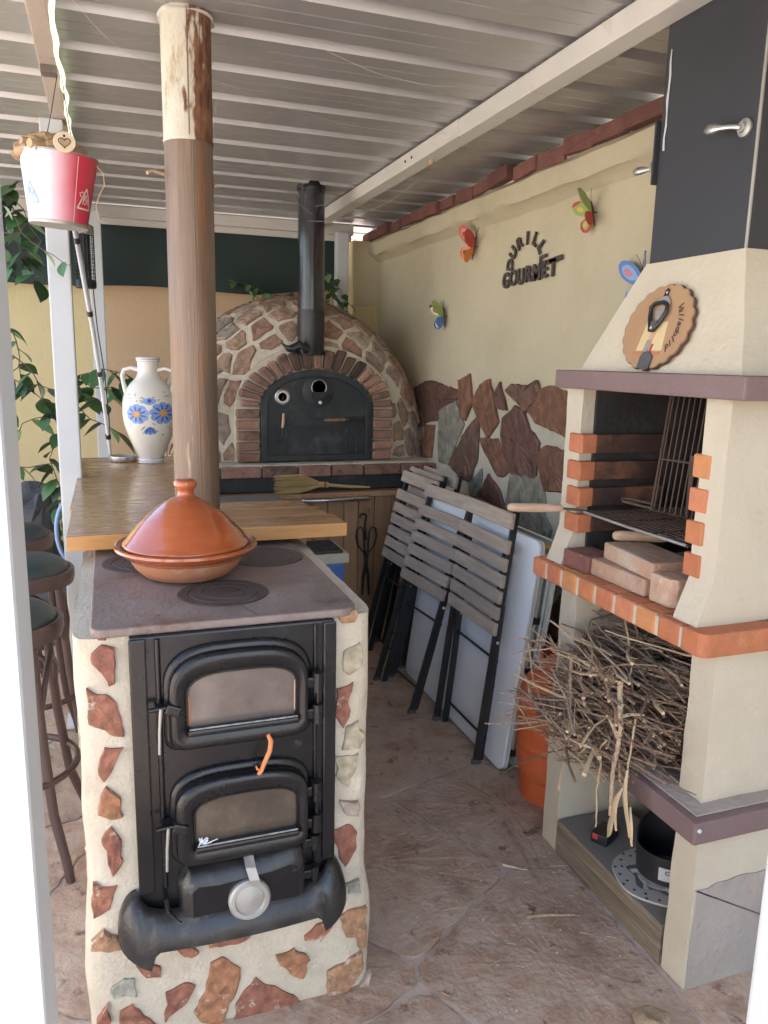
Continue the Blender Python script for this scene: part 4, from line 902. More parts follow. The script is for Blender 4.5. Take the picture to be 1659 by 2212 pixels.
# ================================================================== BAR COUNTER
bc = thing('bar_counter', 'varnished pine bar counter with a thick orange front edge beside the stove', 'counter', (.1, 3.1, 0))
y = 2.222; rs = random.Random(9); i = 0
for (y0, y1, x0, x1) in ((2.222, 2.37, -.125, .672), (2.3715, 2.50, -.125, .655), (2.5015, 2.635, -.125, .625)):
    B().box(x0, x1, y0, y1, 1.020, 1.060+.0006*i).build('board', 'wood', bc, bev=.004); i += 1
for j in range(10):
    B().box(-.132, .31, 2.6356+.1325*j, 2.6356+.1325*(j+1)-.0006, 1.0205, 1.0602+.0005*(j % 2)).build('board', 'wood', bc, bev=.0015)
B().box(-.1255, .6725, 2.2155, 2.2218, 1.0195, 1.0605).build('front_edge', 'woodend', bc, bev=.002)
V = B().box(-.085, .30, 2.46, 3.90, -.01, 1.0195); V.build('masonry_base', 'mortar', bc, bev=.01)
B().box(.58, .62, 2.52, 2.60, -.01, 1.0195).build('prop', 'plankdoor', bc, bev=.003)
b = B()
# jar, tin
JX, JY, JZ = .178, 3.74, 1.062
jr = thing('ceramic_jar', 'tall two-handled white ceramic jar painted with blue flowers on the counter', 'jar', (JX, JY, JZ))
jp = smoothprof([(.0, 0), (.046, 0), (.049, .006), (.05, .02), (.047, .026), (.062, .07), (.086, .14), (.099, .20), (.1015, .26), (.093, .32), (.072, .365), (.05, .395), (.0395, .42), (.039, .45), (.041, .47), (.0435, .474), (.0445, .482), (.043, .49), (.037, .492), (.034, .48), (.030, .42), (0, .41)], 4)
jp = [(r, z) for r, z in jp]
JSC = .975
jp = [(r*JSC*1.22, z*JSC) for r, z in jp]
B().lathe(jp, 48, (JX, JY, JZ)).build('body', 'ceramic', jr, smooth=60)
def jar_r(z):
    best = 0
    for (r0, z0), (r1, z1) in zip(jp, jp[1:]):
        if z0 <= z <= z1 and z1 > z0: best = max(best, r0+(r1-r0)*(z-z0)/(z1-z0))
    return best
for sx in (-1, 1):
    ang = -.33 if sx > 0 else pi-.33
    ux, uy = cos(ang), sin(ang)
    hp = [(.036, .432), (.066, .442), (.094, .432), (.102, .405), (.098, .37), (.088, .325)]
    B().tube([(JX+ux*r*JSC*1.2, JY+uy*r*JSC*1.2, JZ+z*JSC) for r, z in hp], [.011, .0095, .009, .009, .0095, .012], 10, flat=1.3).build('handle', 'ceramic', jr, smooth=60)
    B().tube([(JX+ux*(r*1.2+.0085)*JSC, JY+uy*(r*1.2+.0085)*JSC, JZ+(z+.004)*JSC) for r, z in hp[1:5]], .0025, 6).build('handle_stripe', 'blue2', jr)
def jband(z0, z1, name, mat):
    n = 48; V = []; F = []
    for i in range(n):
        a = 2*pi*i/n
        for z in (z0, z1): r = jar_r(z*JSC)+.0008; V.append((JX+r*cos(a), JY+r*sin(a), JZ+z*JSC))
    for i in range(n): j = (i+1) % n; F.append((2*i, 2*j, 2*j+1, 2*i+1))
    B().add(V, F).build(name, mat, jr, smooth=60)
jband(.006, .023, 'foot_band', 'blue1'); jband(.472, .484, 'rim_band', 'blue1')
def decal(name, mat, polys, off):       # polys in (arc metres from the jar's front, height)
    b = B()
    for pl in polys:
        V = []
        for s, z in pl:
            r = jar_r(z*JSC)+off; a = -pi/2-.05+s*1.25/.122; V.append((JX+r*cos(a), JY+r*sin(a), JZ+z*JSC))
        cz = sum((Vector(p) for p in V), Vector())/len(V); d = Vector((cz.x-JX, cz.y-JY, 0)); d.normalize()
        s0 = sum(p[0] for p in pl)/len(pl); z0 = sum(p[1] for p in pl)/len(pl); r = jar_r(z0*JSC)+off; a = -pi/2-.05+s0*1.25/.122
        k = len(V); V.append((JX+r*cos(a), JY+r*sin(a), JZ+z0*JSC)); b.add(V, [(i, (i+1) % k, k) for i in range(k)])
    return b.build(name, mat, jr, smooth=70, fixn=False)
def petal(cx, cz, a, l, w): 
    return [(cx+cos(a)*t*l-sin(a)*s*w, cz+sin(a)*t*l+cos(a)*s*w) for t, s in ((.05, 0), (.35, -.7), (.7, -1), (.95, -.6), (1, 0), (.95, .6), (.7, 1), (.35, .7))]
for fx, fz, R_ in ((-.047, .235, .046), (.050, .240, .052)):
    decal('flower_petals', 'blue2', [petal(fx, fz, 2*pi*i/9+.2, R_, .017) for i in range(9)], .0010)
    decal('flower_shade', 'blue1', [petal(fx, fz, 2*pi*i/9+.2+.15, R_*.8, .004) for i in range(9)], .0016)
    decal('flower_heart', 'ochre', [petal(fx, fz, 2*pi*i/6, R_*.34, .006) for i in range(6)], .0020)
decal('flower_petals', 'blue2', [petal(0, .18, -pi/2+.5*i, .042, .011) for i in (-1, 0, 1)]+[petal(0, .275, pi/2+.6*i, .036, .012) for i in (-1, 0, 1)], .0011)
decal('flower_shade', 'blue1', [petal(0, .18, -pi/2+.5*i, .036, .004) for i in (-1, 0, 1)]+[petal(0, .285, pi/2, .02, .008)], .0016)
rs = random.Random(3); vp = []
for i in range(34):
    s_ = rs.uniform(-.085, .095); z_ = rs.choice((rs.uniform(.13, .19), rs.uniform(.28, .33))); vp.append(petal(s_, z_, rs.uniform(0, 6.28), rs.uniform(.010, .018), .002))
decal('sprig_strokes', 'olive', vp, .0009)
tn = thing('metal_tin', 'shallow round metal tin lying open beside the ceramic jar', 'tin', (.055, 3.80, 1.062))
B().lathe([(.0, 0), (.058, 0), (.060, .003), (.060, .020), (.062, .022), (.0615, .025), (.057, .025), (.057, .004), (0, .0035)], 40, (.055, 3.80, 1.062)).build('shell', 'steel', tn, smooth=35)
B().lathe([(0, 0), (.054, 0)], 30, (.055, 3.80, 1.070)).build('filling', 'greyprint', tn)
# crate under the slab end
cr_ = thing('storage_crate', 'blue plastic crate with a pale lid showing under the counter end', 'crate', (.80, 2.95, 0))
B().box(.69, .86, 2.86, 3.06, .40, .755).build('bin', 'bluep', cr_, bev=.01)
B().box(.675, .875, 2.845, 3.075, .757, .795).build('lid', 'mortar_g', cr_, bev=.006)
B().box(.695, .855, 2.865, 3.055, .796, .806).build('lid_panel', 'blackmetal', cr_, bev=.003)
B().box(.68, .87, 2.85, 3.07, -.01, .398).build('stand', 'plankdoor', cr_, bev=.005)
# ================================================================== BARBECUE
bq = thing('barbecue', 'tall cream masonry barbecue with brick shelf, brown lips and black chimney', 'barbecue', (1.57, 1.69, 0))
def part(name, mat, x0, x1, y0, y1, z0, z1, bev=.006, parent=bq, amp=0):
    b = B().box(x0, x1, y0, y1, z0, z1)
    return b.build(name, mat, parent, bev=bev)
def wallpart(name, mat, x0, x1, y0, y1, z0, z1, flare=0, parent=bq, seed=0):
    """upright slab, subdivided so that its render is uneven; optional flared foot towards the front"""
    V = []; F = []; nx, nz = 8, max(4, int((z1-z0)/.05))
    def ex(z): t = max(0, 1-(z-z0)/.11); return -flare*(t*t*(3-2*t))
    for j in range(nz+1):
        z = z0+(z1-z0)*j/nz; f0 = x0+ex(z)
        r = [(f0+(x1-f0)*i/nx, y0) for i in range(nx+1)]+[(f0+(x1-f0)*i/nx, y1) for i in range(nx, -1, -1)]
        for (x, y) in r:
            q = noise.noise_vector(Vector((x*11+seed, y*11, z*11)))*.0035; V.append((x+q.x, y+q.y, z))
    k = 2*(nx+1)
    for j in range(nz):
        for i in range(k): F.append((j*k+i, j*k+(i+1) % k, (j+1)*k+(i+1) % k, (j+1)*k+i))
    F += [tuple(range(k-1, -1, -1)), tuple(nz*k+i for i in range(k))]
    return B().add(V, F).build(name, mat, parent, smooth=35)
wallpart('leg_wall', 'bbq', 1.306, 1.838, 1.333, 1.412, .297, .432, seed=1)
lw = wallpart('leg_wall_foot', 'bbq', 1.306, 1.838, 1.333, 1.412, -.01, .297, seed=1)
B().prism([(1.314, .0), (1.838, .0)]+jag([(1.838, .300), (1.316, .286)], .03, .012)[:18]+[(1.316, .284)], XZ(1.333), 0, .0045).build('grey_skim', 'bbqgrey', bq)
wallpart('leg_wall', 'bbq', 1.306, 1.838, 1.930, 2.012, -.01, .432, seed=2)
sh = part('lower_shelf', 'purple', 1.262, 1.838, 1.302, 2.035, .433, .492, .006)
part('shelf_top_render', 'bbqgrey', 1.285, 1.838, 1.325, 2.015, .4925, .497, .001)
B().lathe([(.006, 0), (.005, .003), (0, .004)], 10, (1.275, 1.3015, .472), rot(rx=pi/2)).build('paint_drip', 'whitepost', sh, smooth=60)
wallpart('upper_leg', 'bbq', 1.334, 1.838, 1.366, 1.445, .497, .90, seed=3)
wallpart('upper_leg', 'bbq', 1.322, 1.838, 1.935, 2.022, .497, .90, seed=4)
part('rear_panel', 'bbqgrey', 1.80, 1.838, 1.412, 1.935, 0, .90, .002)
# brick shelf: header bricks along the front, stretchers round the near side
rs = random.Random(12); ys = 2.068; wds = [.083, .083, .085, .085, .087, .087, .085, .086]
part('shelf_slab', 'mortar', 1.2435, 1.838, 1.34, 2.06, .9005, .951, .003)
for w in wds:
    B().box(1.240, 1.2615, ys-w+.009, ys, .899, .9562).build('shelf_brick', 'brick_or', bq, bev=.0095, seg=3)
    B().box(1.2615, 1.345, ys-w+.009, ys-.001, .9515, .9565).build('shelf_brick_top', 'brick_or', bq, bev=.002)
    ys -= w
pl = [(1.240, ys), (1.240, 1.345)]+arc(1.265, 1.342, .026, .026, pi, 1.5*pi, 5)[1:]+[(1.47, 1.316), (1.47, 1.362), (1.345, 1.40), (1.345, ys)]
B().prism(pl, XY(.899), 0, .058).build('corner_brick', 'brick_or', bq, bev=.006)
for x in (1.478, 1.70): B().box(x, min(1.838, x+.215), 1.316, 1.366, .899, .957).build('shelf_brick', 'brick_or', bq, bev=.006)
part('hearth_floor', 'ash', 1.346, 1.80, 1.40, 1.96, .9512, .9572, .001)
# fire box walls with flared feet
wallpart('cheek_wall', 'bbq', 1.300, 1.838, 1.366, 1.446, .957, 1.484, flare=.038, seed=5)
wallpart('cheek_wall', 'bbq', 1.304, 1.838, 1.950, 2.030, .957, 1.484, flare=.038, seed=6)
part('cheek_liner', 'soot', 1.345, 1.80, 1.4475, 1.454, .957, 1.484, .001)
part('cheek_liner', 'soot', 1.345, 1.80, 1.938, 1.9485, .957, 1.484, .001)
part('fireback', 'soot', 1.76, 1.838, 1.446, 1.95, .957, 1.484, .001)
for i in range(4):
    z = (1.058, 1.137, 1.215, 1.295)[i]
    for (y0, y1) in ((1.922, 1.992), (1.412, 1.468)):
        j = rs.uniform(-.003, .003)
        o = B().box(1.2945+j, 1.345, y0, y1, z, z+.056).build('cheek_brick', 'brick_or', bq, bev=.005)
        B().box(1.346, 1.60, y0+.002 if y0 > 1.6 else y0+.03, y1-.004 if y0 < 1.6 else y0+.04, z+.001, z+.055).build('cheek_brick_back', 'brick_sm', bq, bev=.004)
# lip round the hood
V = [(1.258, 1.292), (1.838, 1.292), (1.838, 2.034), (1.258, 2.034)]
lp = B().box(1.258, 1.33, 1.292, 2.034, 1.482, 1.534).build('hood_lip', 'purple', bq, bev=.005)
B().box(1.3305, 1.838, 1.292, 1.37, 1.4822, 1.5338).build('hood_lip_side', 'purple', bq, bev=.004)
B().box(1.3305, 1.838, 1.962, 2.034, 1.4822, 1.5338).build('hood_lip_side', 'purple', bq, bev=.004)
part('hood_throat', 'soot', 1.331, 1.838, 1.371, 1.961, 1.484, 1.53, .001)
# hood frustum
a = [(1.300, 1.346), (1.838, 1.346), (1.838, 1.968), (1.300, 1.968)]; c2 = [(1.386, 1.470), (1.838, 1.470), (1.838, 1.819), (1.386, 1.819)]
V = []; F = []; nz = 10; nn = 8
for j in range(nz+1):
    t = j/nz; r = []
    for s in range(4):
        p0 = Vector(a[s]).lerp(Vector(c2[s]), t); p1 = Vector(a[(s+1) % 4]).lerp(Vector(c2[(s+1) % 4]), t)
        for i in range(nn): r.append(p0.lerp(p1, i/nn))
    for p in r:
        q = noise.noise_vector(Vector((p.x*8, p.y*8, t*3)))*.004; V.append((p.x+q.x, p.y+q.y, 1.5345+.285*t))
k = 4*nn
for j in range(nz):
    for i in range(k): F.append((j*k+i, j*k+(i+1) % k, (j+1)*k+(i+1) % k, (j+1)*k+i))
F += [tuple(range(k-1, -1, -1)), tuple(nz*k+i for i in range(k))]
B().add(V, F).build('hood', 'bbq', bq, smooth=30)
ch = B().box(1.392, 1.836, 1.474, 1.815, 1.816, 3.1).build('chimney', 'chimblack', bq, bev=.004)
part('chimney_edge', 'dullsteel', 1.3905, 1.396, 1.4725, 1.4785, 1.82, 3.0, .001, ch)
# spoon shaped damper keys
def key(x, y, z, ang, nm):
    o = B().lathe([(.020, 0), (.020, .006), (.012, .010), (.011, .016)], 20, (x, y, z), rot(ry=-pi/2)).build('damper_key', 'dullsteel', ch, smooth=40)
    d = Vector((0, cos(ang), sin(ang)))
    p = Vector((x-.018, y, z))
    b = B().tube([p, p+Vector((-.015, 0, 0))+d*.012, p+Vector((-.022, 0, 0))+d*.035, p+Vector((-.024, 0, 0))+d*.055, p+Vector((-.024, 0, 0))+d*.075, p+Vector((-.022, 0, 0))+d*.088], [.006, .0055, .0065, .012, .013, .004], 12, flat=.55)
    b.build(nm, 'steel', o, smooth=60)
key(1.391, 1.512, 2.085, .12, 'key_handle')
B().cbox((1.402, 1.8175, 2.10), (.05, .006, .16)).build('key_plate', 'chimblack', ch, bev=.003)
o = B().lathe([(.020, 0), (.020, .006), (.012, .010)], 20, (1.395, 1.821, 2.066), rot(rx=-pi/2)).build('damper_key', 'dullsteel', ch, smooth=40)
B().tube([(1.395, 1.83, 2.066), (1.392, 1.85, 2.067), (1.388, 1.872, 2.068), (1.385, 1.892, 2.069), (1.383, 1.905, 2.07)], [.005, .005, .010, .011, .004], 12, flat=.6).build('key_handle', 'steel', o, smooth=60)
b = B().tube([(1.3895, 1.792+.002*sin(i*2), 2.10+.03*i) for i in range(9)], [.0026, .002, .003, .0018, .0034, .002, .0028, .002, .001], 5); b.noise(.002, 60); b.build('sealant_trace', 'whitepost', ch)

# ---- scalloped wooden plaque on the hood
tilt = atan2(.086, .285)
pq = thing('souvenir_plaque', 'scalloped wooden souvenir plaque with bottle opener leaning on the barbecue hood', 'plaque', (1.318, 1.668, 1.536), local=False)
UZ = Vector((sin(tilt), 0, cos(tilt))); UN = Vector((-cos(tilt), 0, sin(tilt))); PC = Vector((1.300, 1.668, 1.536))+UZ*.112
def pf_(u, v, h): return PC+Vector((0, -u, 0))+UZ*v+UN*h      # u to the right in view, v up the plaque, h out
n = 110; sc = []
for i in range(n):
    a = 2*pi*i/n; r = 1+.055*abs(cos(10*a))-.035; sc.append((.125*r*cos(a), .110*r*sin(a)))
pb = B().prism(sc, pf_, .004, .016).build('board', 'plaque', pq, smooth=None)
n = 110; V = []; F = []
for i in range(n):
    u, v = sc[i]; V += [pf_(u*1.004, v*1.004, .005), pf_(u*1.012, v*1.012, .0085), pf_(u*1.004, v*1.004, .0135), pf_(u*.99, v*.99, .0168)]
for i in range(n):
    j = (i+1) % n
    for r in range(3): F.append((4*i+r, 4*j+r, 4*j+r+1, 4*i+r+1))
B().add(V, F).build('bark_edge', 'plaque_edge', pq)
B().prism([(-.050, -.062), (.050, -.062), (.040, .012), (-.040, .012)], pf_, .0165, .0172).build('print_panel', 'paper', pq)
B().prism([(-.062, -.072), (.045, -.072), (.047, -.066), (-.060, -.066)], pf_, .0173, .0178).build('print_line', 'brick_or', pq)
B().prism([(-.020, -.110), (.026, -.110), (.026, -.078), (.012, -.066), (-.012, -.066), (-.020, -.078)], pf_, .0175, .022).build('print_boot', 'rock', pq, bev=.003)
for (u0, v0, u1, v1, w, mt) in ((-.012, -.07, -.006, -.035, .018, 'greyprint'), (-.006, -.036, .002, -.006, .016, 'skinprint'), (-.003, -.01, .004, .012, .013, 'greyprint'), (0, .008, .004, .024, .011, 'skinprint'), (.006, -.068, .010, -.045, .008, 'redtape')):
    B().prism([(u0-w/2, v0), (u0+w/2, v0), (u1+w/2, v1), (u1-w/2, v1)], pf_, .0178, .0184+.0004*(w*100 % 3)).build('printed_figure', mt, pq)
op = thing('bottle_opener', 'dark cast bottle opener screwed to the scalloped plaque', 'opener', tuple(pf_(0, .06, .017)))
B().prism([(-.012, .078), (.012, .078), (.026, .066), (.030, .052), (-.030, .055), (-.026, .066)], pf_, .017, .023).build('back_plate', 'dullsteel', op, bev=.002)
B().prism([(-.007, .072), (.007, .072), (.008, .094), (0, .100), (-.008, .094)], pf_, .0165, .020).build('top_lug', 'blackmetal', op, bev=.002)
ringp = [(-.032, .05), (-.022, .058), (.010, .060), (.028, .052), (.032, .035), (.022, .012), (.010, -.004), (.004, -.012), (-.008, -.012), (-.014, .002), (-.024, .022)]
B().tube([pf_(u, v, .026) for u, v in ringp], [.0055]*11, 8, closed=True).build('opener_ring', 'blackmetal', op, smooth=60)
B().prism([(-.020, .045), (.016, .048), (.020, .034), (.008, .008), (-.010, .010)], pf_, .0182, .021).build('opener_hollow', 'greyprint', op)
B().prism([(-.010, .012), (.012, .012), (.008, -.014), (-.006, -.014)], pf_, .020, .031).build('opener_tongue', 'rock', op, bev=.003)
for (u, v, s) in ((.003, .088, 1), (-.002, -.006, 1.2)):
    p = pf_(u, v, .031 if v < 0 else .021); B().lathe([(.004*s, 0), (.003*s, .0012), (0, .0016)], 10, p, rot(ry=-pi/2+tilt)).build('screw', 'steel', op, smooth=60)
word = 'Valladolid'; Rm = Matrix(((0, UZ.x, UN.x), (-1, UZ.y, UN.y), (0, UZ.z, UN.z)))
for i, chh in enumerate(word):
    t = i/(len(word)-1); a = .66-1.35*t; u, v = .085*cos(a), .082*sin(a)
    R3 = Rm @ Matrix.Rotation(a-pi/2-.25, 3, 'Z')
    mx = R3.to_4x4(); mx.translation = pf_(u, v, .0172)
    text('letter', chh, .026, .0008, 'brown', mx, pq, shear=.2)

# ---- grills
def grill(name, label, P0, ux, uy, n, r, frame_r, mat, extra=()):
    P0, ux, uy = Vector(P0), Vector(ux), Vector(uy)
    t = thing(name, label, 'grill', tuple(P0), group=None)
    for i in range(n):
        f = (i+.5)/n; B().tube([P0+ux*f, P0+ux*f+uy], r, 6).build('wire', mat, t, smooth=60)
    B().tube([P0, P0+ux, P0+ux+uy, P0+uy], frame_r, 6, closed=True).build('frame', mat, t)
    for f in extra: B().tube([P0+uy*f, P0+uy*f+ux], r*1.2, 6).build('cross_wire', mat, t)
    return t
t = grill('flat_grill', 'flat wire grill lying across the barbecue with a turned wooden handle', (1.312, 1.475, 1.122), (.40, .0, 0), (0, .44, 0), 20, .0022, .004, 'rustgrid', (.33, .66))
B().tube([(1.312, 1.48, 1.123), (1.306, 1.7, 1.123), (1.312, 1.915, 1.123)], .0042, 8).build('front_rod', 'dullsteel', t, smooth=50)
B().tube([(1.335, 1.918, 1.123), (1.295, 1.935, 1.127), (1.25, 1.962, 1.129)], .004, 8).build('handle_rod', 'rustgrid', t, smooth=50)
hv = Vector((-.165, .035, .004)); hp = Vector((1.262, 1.955, 1.129))
B().tube([hp+hv*s for s in (0, .05, .2, .5, .8, .95, 1)], [.008, .0115, .0125, .0135, .013, .012, .006], 12).build('handle', 'turned', t, smooth=60)
t = grill('leaning_grill', 'rusty wire grill standing on edge inside the barbecue', (1.385, 1.71, 1.165), (.035, -.19, -.0), (.045, .015, .31), 11, .0024, .004, 'rustgrid', (.45,))
B().tube([(1.385, 1.70, 1.17), (1.37, 1.74, 1.172), (1.36, 1.80, 1.174), (1.365, 1.815, 1.178), (1.38, 1.80, 1.18), (1.395, 1.70, 1.18)], .0042, 8).build('loop_handle', 'rustgrid', t, smooth=50)
for f in (.55, .72): B().cbox((1.385+.035*f+.015, 1.71-.19*f+.004, 1.245), (.004, .012, .16)).build('flat_bar', 'rustgrid', t)
t = thing('grill_handle', 'round pale wooden grill handle lying on the loose bricks in the barbecue', 'handle', (1.43, 1.86, 1.045))
p0 = Vector((1.345, 1.815, 1.072)); dv = Vector((.14, -.062, .0))
B().tube([p0+dv*s for s in (0, .04, .15, .5, .85, .97, 1)], [.007, .013, .0155, .0145, .015, .013, .006], 14).build('grip', 'turned', t, smooth=60)
B().tube([p0+dv, p0+dv*1.35+Vector((0, 0, -.006)), p0+dv*2.0+Vector((0, 0, -.05))], .004, 8).build('rod', 'dullsteel', t, smooth=50)
# ---- loose bricks on the hearth
def lbrick(c, d, R, lab, mat='brick_lo'):
    b = B().cbox(c, d, R); o = b.build('brick', mat, None, bev=.007); tag(o, lab, 'brick', 'loose bricks in the barbecue'); return o
lbrick((1.322, 1.888, .984), (.10, .12, .052), rot(rz=.06), 'short red brick at the far end of the barbecue hearth', 'brick_red')
lbrick((1.345, 1.715, .982), (.11, .235, .048), rot(rz=.02), 'flat ash dusted brick lying lowest at the front of the hearth')
lbrick((1.372, 1.690, 1.031), (.13, .245, .048), rot(rz=-.10), 'ash dusted brick stacked on another brick under the pale grill handle')
pl = [(1.292, 1.505), (1.292, 1.575), (1.305, 1.588), (1.40, 1.590), (1.415, 1.575), (1.412, 1.50), (1.40, 1.488), (1.31, 1.490)]
o = B().prism(pl, XY(.9575), 0, .075).build('clay_block', 'brick_lo', None, bev=.008); tag(o, 'rounded pinkish clay block at the near end of the hearth', 'clay block')
# ash heap
V = []; F = []; n = 22
for j in range(n+1):
    for i in range(n+1):
        x = 1.36+.39*i/n; y = 1.47+.45*j/n; e = min(i, n-i, j, n-j)/n
        V.append((x, y, .9565+min(1, e*5)*(.042+.022*noise.noise(Vector((x*14, y*14, 1)))+.012*noise.noise(Vector((x*60, y*60, 3))))))
for j in range(n):
    for i in range(n): a = j*(n+1)+i; F.append((a, a+1, a+n+2, a+n+1))
tag(B().add(V, F).build('ash_heap', 'ash', None), 'grey ash and crumbled charcoal heaped on the barbecue hearth', 'ash', kind='stuff')

# ---- things on the floor of the barbecue
sl_ = thing('timber_sleeper', 'weathered timber beam lying under the barbecue', 'timber', (1.43, 1.67, 0))
B().box(1.300, 1.56, 1.420, 1.925, .002, .113).build('beam_body', 'sleeper', sl_, bev=.006)
B().box(1.304, 1.556, 1.424, 1.921, .1135, .1155).build('beam_top', 'sleepertop', sl_)
ds = thing('brake_disc', 'grey drilled brake disc lying on the timber under the barbecue', 'disc', (1.425, 1.585, .117))
c = Vector((1.425, 1.585, .117)); n = 72; V = []; F = []
for i in range(n):
    a = 2*pi*i/n; ro = .128+.0025*sin(a*6); ri = .082+.010*sin(a*6)
    for (r, z) in ((ro, 0), (ro, .006), (ri, .006), (ri, 0)): V.append((c.x+r*cos(a), c.y+r*sin(a), c.z+z))
for i in range(n):
    j = (i+1) % n
    for r in range(4): F.append((4*i+r, 4*j+r, 4*j+(r+1) % 4, 4*i+(r+1) % 4))
dsk = B().add(V, F).build('ring', 'disc', ds, smooth=35)
for i in range(30):
    a = 2*pi*(i+.3*(i % 3))/30; r = .112-.009*(i % 3-1); B().lathe([(.0045, 0), (.0045, .0004), (0, .0004)], 10, (c.x+r*cos(a), c.y+r*sin(a), c.z+.0061)).build('hole', 'blackmetal', dsk)
B().lathe([(.060, .0), (.060, .005), (.03, .005), (.03, 0)], 40, c).build('hub_plate', 'disc', ds, smooth=35)
for i in range(6):
    a = 2*pi*i/6+.2; B().tube([c+Vector((.055*cos(a), .055*sin(a), .003)), c+Vector((.080*cos(a+.25), .080*sin(a+.25), .003))], .005, 6, flat=1.6).build('spoke', 'disc', ds)
kr = thing('plastic_collar', 'open black plastic collar with a white label standing on the drilled disc', 'collar', (1.46, 1.60, .124))
V = []; F = []; n = 40; kc = Vector((1.462, 1.602, .1235))
for i in range(n+1):
    a = 2*pi*i/n; hh = .085+.055*max(0, cos(a-1.1)); 
    for (r, z) in ((.084, 0), (.088, hh), (.084, hh), (.080, .003)): V.append((kc.x+r*cos(a), kc.y+r*sin(a), kc.z+z))
for i in range(n):
    for r in range(4): F.append((4*i+r, 4*i+4+r, 4*i+4+(r+1) % 4, 4*i+(r+1) % 4))
B().add(V, F).build('shell', 'blackmetal', kr, smooth=40)
B().lathe([(.084, .002), (.084, .006), (.045, .012), (.040, .006), (.040, .002)], 36, kc).build('inner_ring', 'blackmetal', kr, smooth=40)
ns = 8; V = []; F = []
for i in range(ns+1):
    a = -pi/2-.95+.62*i/ns
    for z in (.018, .058): r = .0862+z*.04+.0008; V.append((kc.x+r*cos(a), kc.y+r*sin(a), kc.z+z))
for i in range(ns): F.append((2*i, 2*i+2, 2*i+3, 2*i+1))
lb = B().add(V, F).build('label', 'whitepost', kr, fixn=False)
a = -pi/2-.64; R3 = Matrix(((-sin(a), 0, cos(a)), (cos(a), 0, sin(a)), (0, 1, 0)))
mx = R3.to_4x4(); mx.translation = kc+Vector((.0905*cos(a), .0905*sin(a), .045)); text('print', 'CE', .018, .0004, 'brown', mx, lb)
pk = thing('battery_pack', 'small black and red tool battery lying on the timber under the barbecue', 'battery', (1.385, 1.79, .116))
R = rot(rz=.5); B().cbox((1.385, 1.79, .133), (.085, .055, .034), R).build('case', 'blackmetal', pk, bev=.006)
B().cbox(Vector((1.385, 1.79, .139))+R @ Vector((-.040, .012, 0)), (.008, .018, .018), R).build('red_clip', 'redtape', pk, bev=.003)
# ================================================================== BRUSHWOOD on the barbecue's lower shelf
rs = random.Random(77)
def twigmesh(L_, r, seed, side):
    q = random.Random(seed); n = 6; b = B(); pts = []; p = Vector((-L_/2, 0, 0)); d = Vector((1, 0, 0))
    for i in range(n+1):
        pts.append(p.copy()); d = (d+Vector((0, q.uniform(-.22, .22), q.uniform(-.22, .22)))).normalized(); p = p+d*L_/n
    b.tube(pts, [r*(1-.55*i/n) for i in range(n+1)], 5)
    for s in range(side):
        i = q.randint(1, n-1); e = Vector((q.uniform(.2, 1), q.uniform(-1, 1), q.uniform(-1, 1))).normalized()
        b.tube([pts[i], pts[i]+e*L_*.10, pts[i]+e*L_*.2+Vector((L_*.05, 0, 0))], [r*.7, r*.5, r*.3], 4)
    c = sum(b.v, Vector())/len(b.v); me = bpy.data.meshes.new('twig'); me.from_pydata([v-c for v in b.v], [], b.f)
    me.materials.append(MT['twig' if seed % 3 else 'twig_l']); return me
TW = [twigmesh(.18+.026*i, .0021+.00026*i, i, i % 3) for i in range(12)]
TWB = [twigmesh(.30+.03*i, .0046+.0006*i, 50+i, 2) for i in range(5)]
def pile_pos():
    # pile fills the shelf and bulges out of its front, lower towards the near leg
    x = 1.20+.42*rs.random()**1.3; y = rs.uniform(1.46, 1.90); t = (x-1.2)/.42
    top = .70+.14*min(1, t*2.2)-.10*max(0, (1.62-y)/.2)*.6
    return Vector((x, y, rs.uniform(.505, top)))
for i in range(360):
    p = pile_pos(); yaw = pi/2+rs.gauss(0, .42); pit = rs.gauss(0, .14)
    if p.x < 1.3: p.z = max(p.z, .50)
    if rs.random() < .10: yaw = rs.uniform(0, pi)
    if i % 3 == 0: p.x = rs.uniform(1.225, 1.30); p.z = rs.uniform(.50, .78)
    if i > 300: p.x = rs.uniform(1.205, 1.25); p.z = rs.uniform(.44, .53); p.y = rs.uniform(1.62, 1.92); pit = rs.gauss(.1, .25)
    me = rs.choice(TW)
    if rs.random() < .12: me = rs.choice(TWB); yaw = pi/2+rs.gauss(0, .3); pit = rs.gauss(0, .1)
    L_ = me.vertices[0].co.length*1.8
    hl = abs(sin(yaw))*L_*.56; p.y = max(p.y, 1.462+hl); p.y = min(p.y, (1.93 if p.x > 1.27 else 2.12)-hl)
    if p.y-hl < (1.45 if p.x > 1.31 else 1.50): continue
    o = place('twig', me, p, None, (rs.uniform(0, 6), pit, yaw)); tag(o, 'thin dry brown twig in the brushwood heap under the barbecue shelf', 'twig', 'twigs of the brushwood heap')
core = B()
for i in range(620):
    x = 1.225+.48*rs.random(); y = rs.uniform(1.47, 1.92); t = (x-1.225)/.4; z = rs.uniform(.502, .66+.17*min(1, t*2))
    p = Vector((x, y, z)); L_ = rs.uniform(.12, .34); d = Vector((rs.gauss(0, .5), rs.choice((-1, 1)), rs.gauss(0, .14))).normalized(); r = rs.uniform(.0015, .004)
    q0, q1 = p-d*L_/2, p+d*L_/2
    if q0.x > 1.31: q0.y = min(max(q0.y, 1.45), 1.93)
    if q1.x > 1.31: q1.y = min(max(q1.y, 1.45), 1.93)
    core.tube([q0, p+Vector((rs.uniform(-.01, .01), 0, rs.uniform(-.012, .012))), q1], [r, r*.9, r*.6], 4)
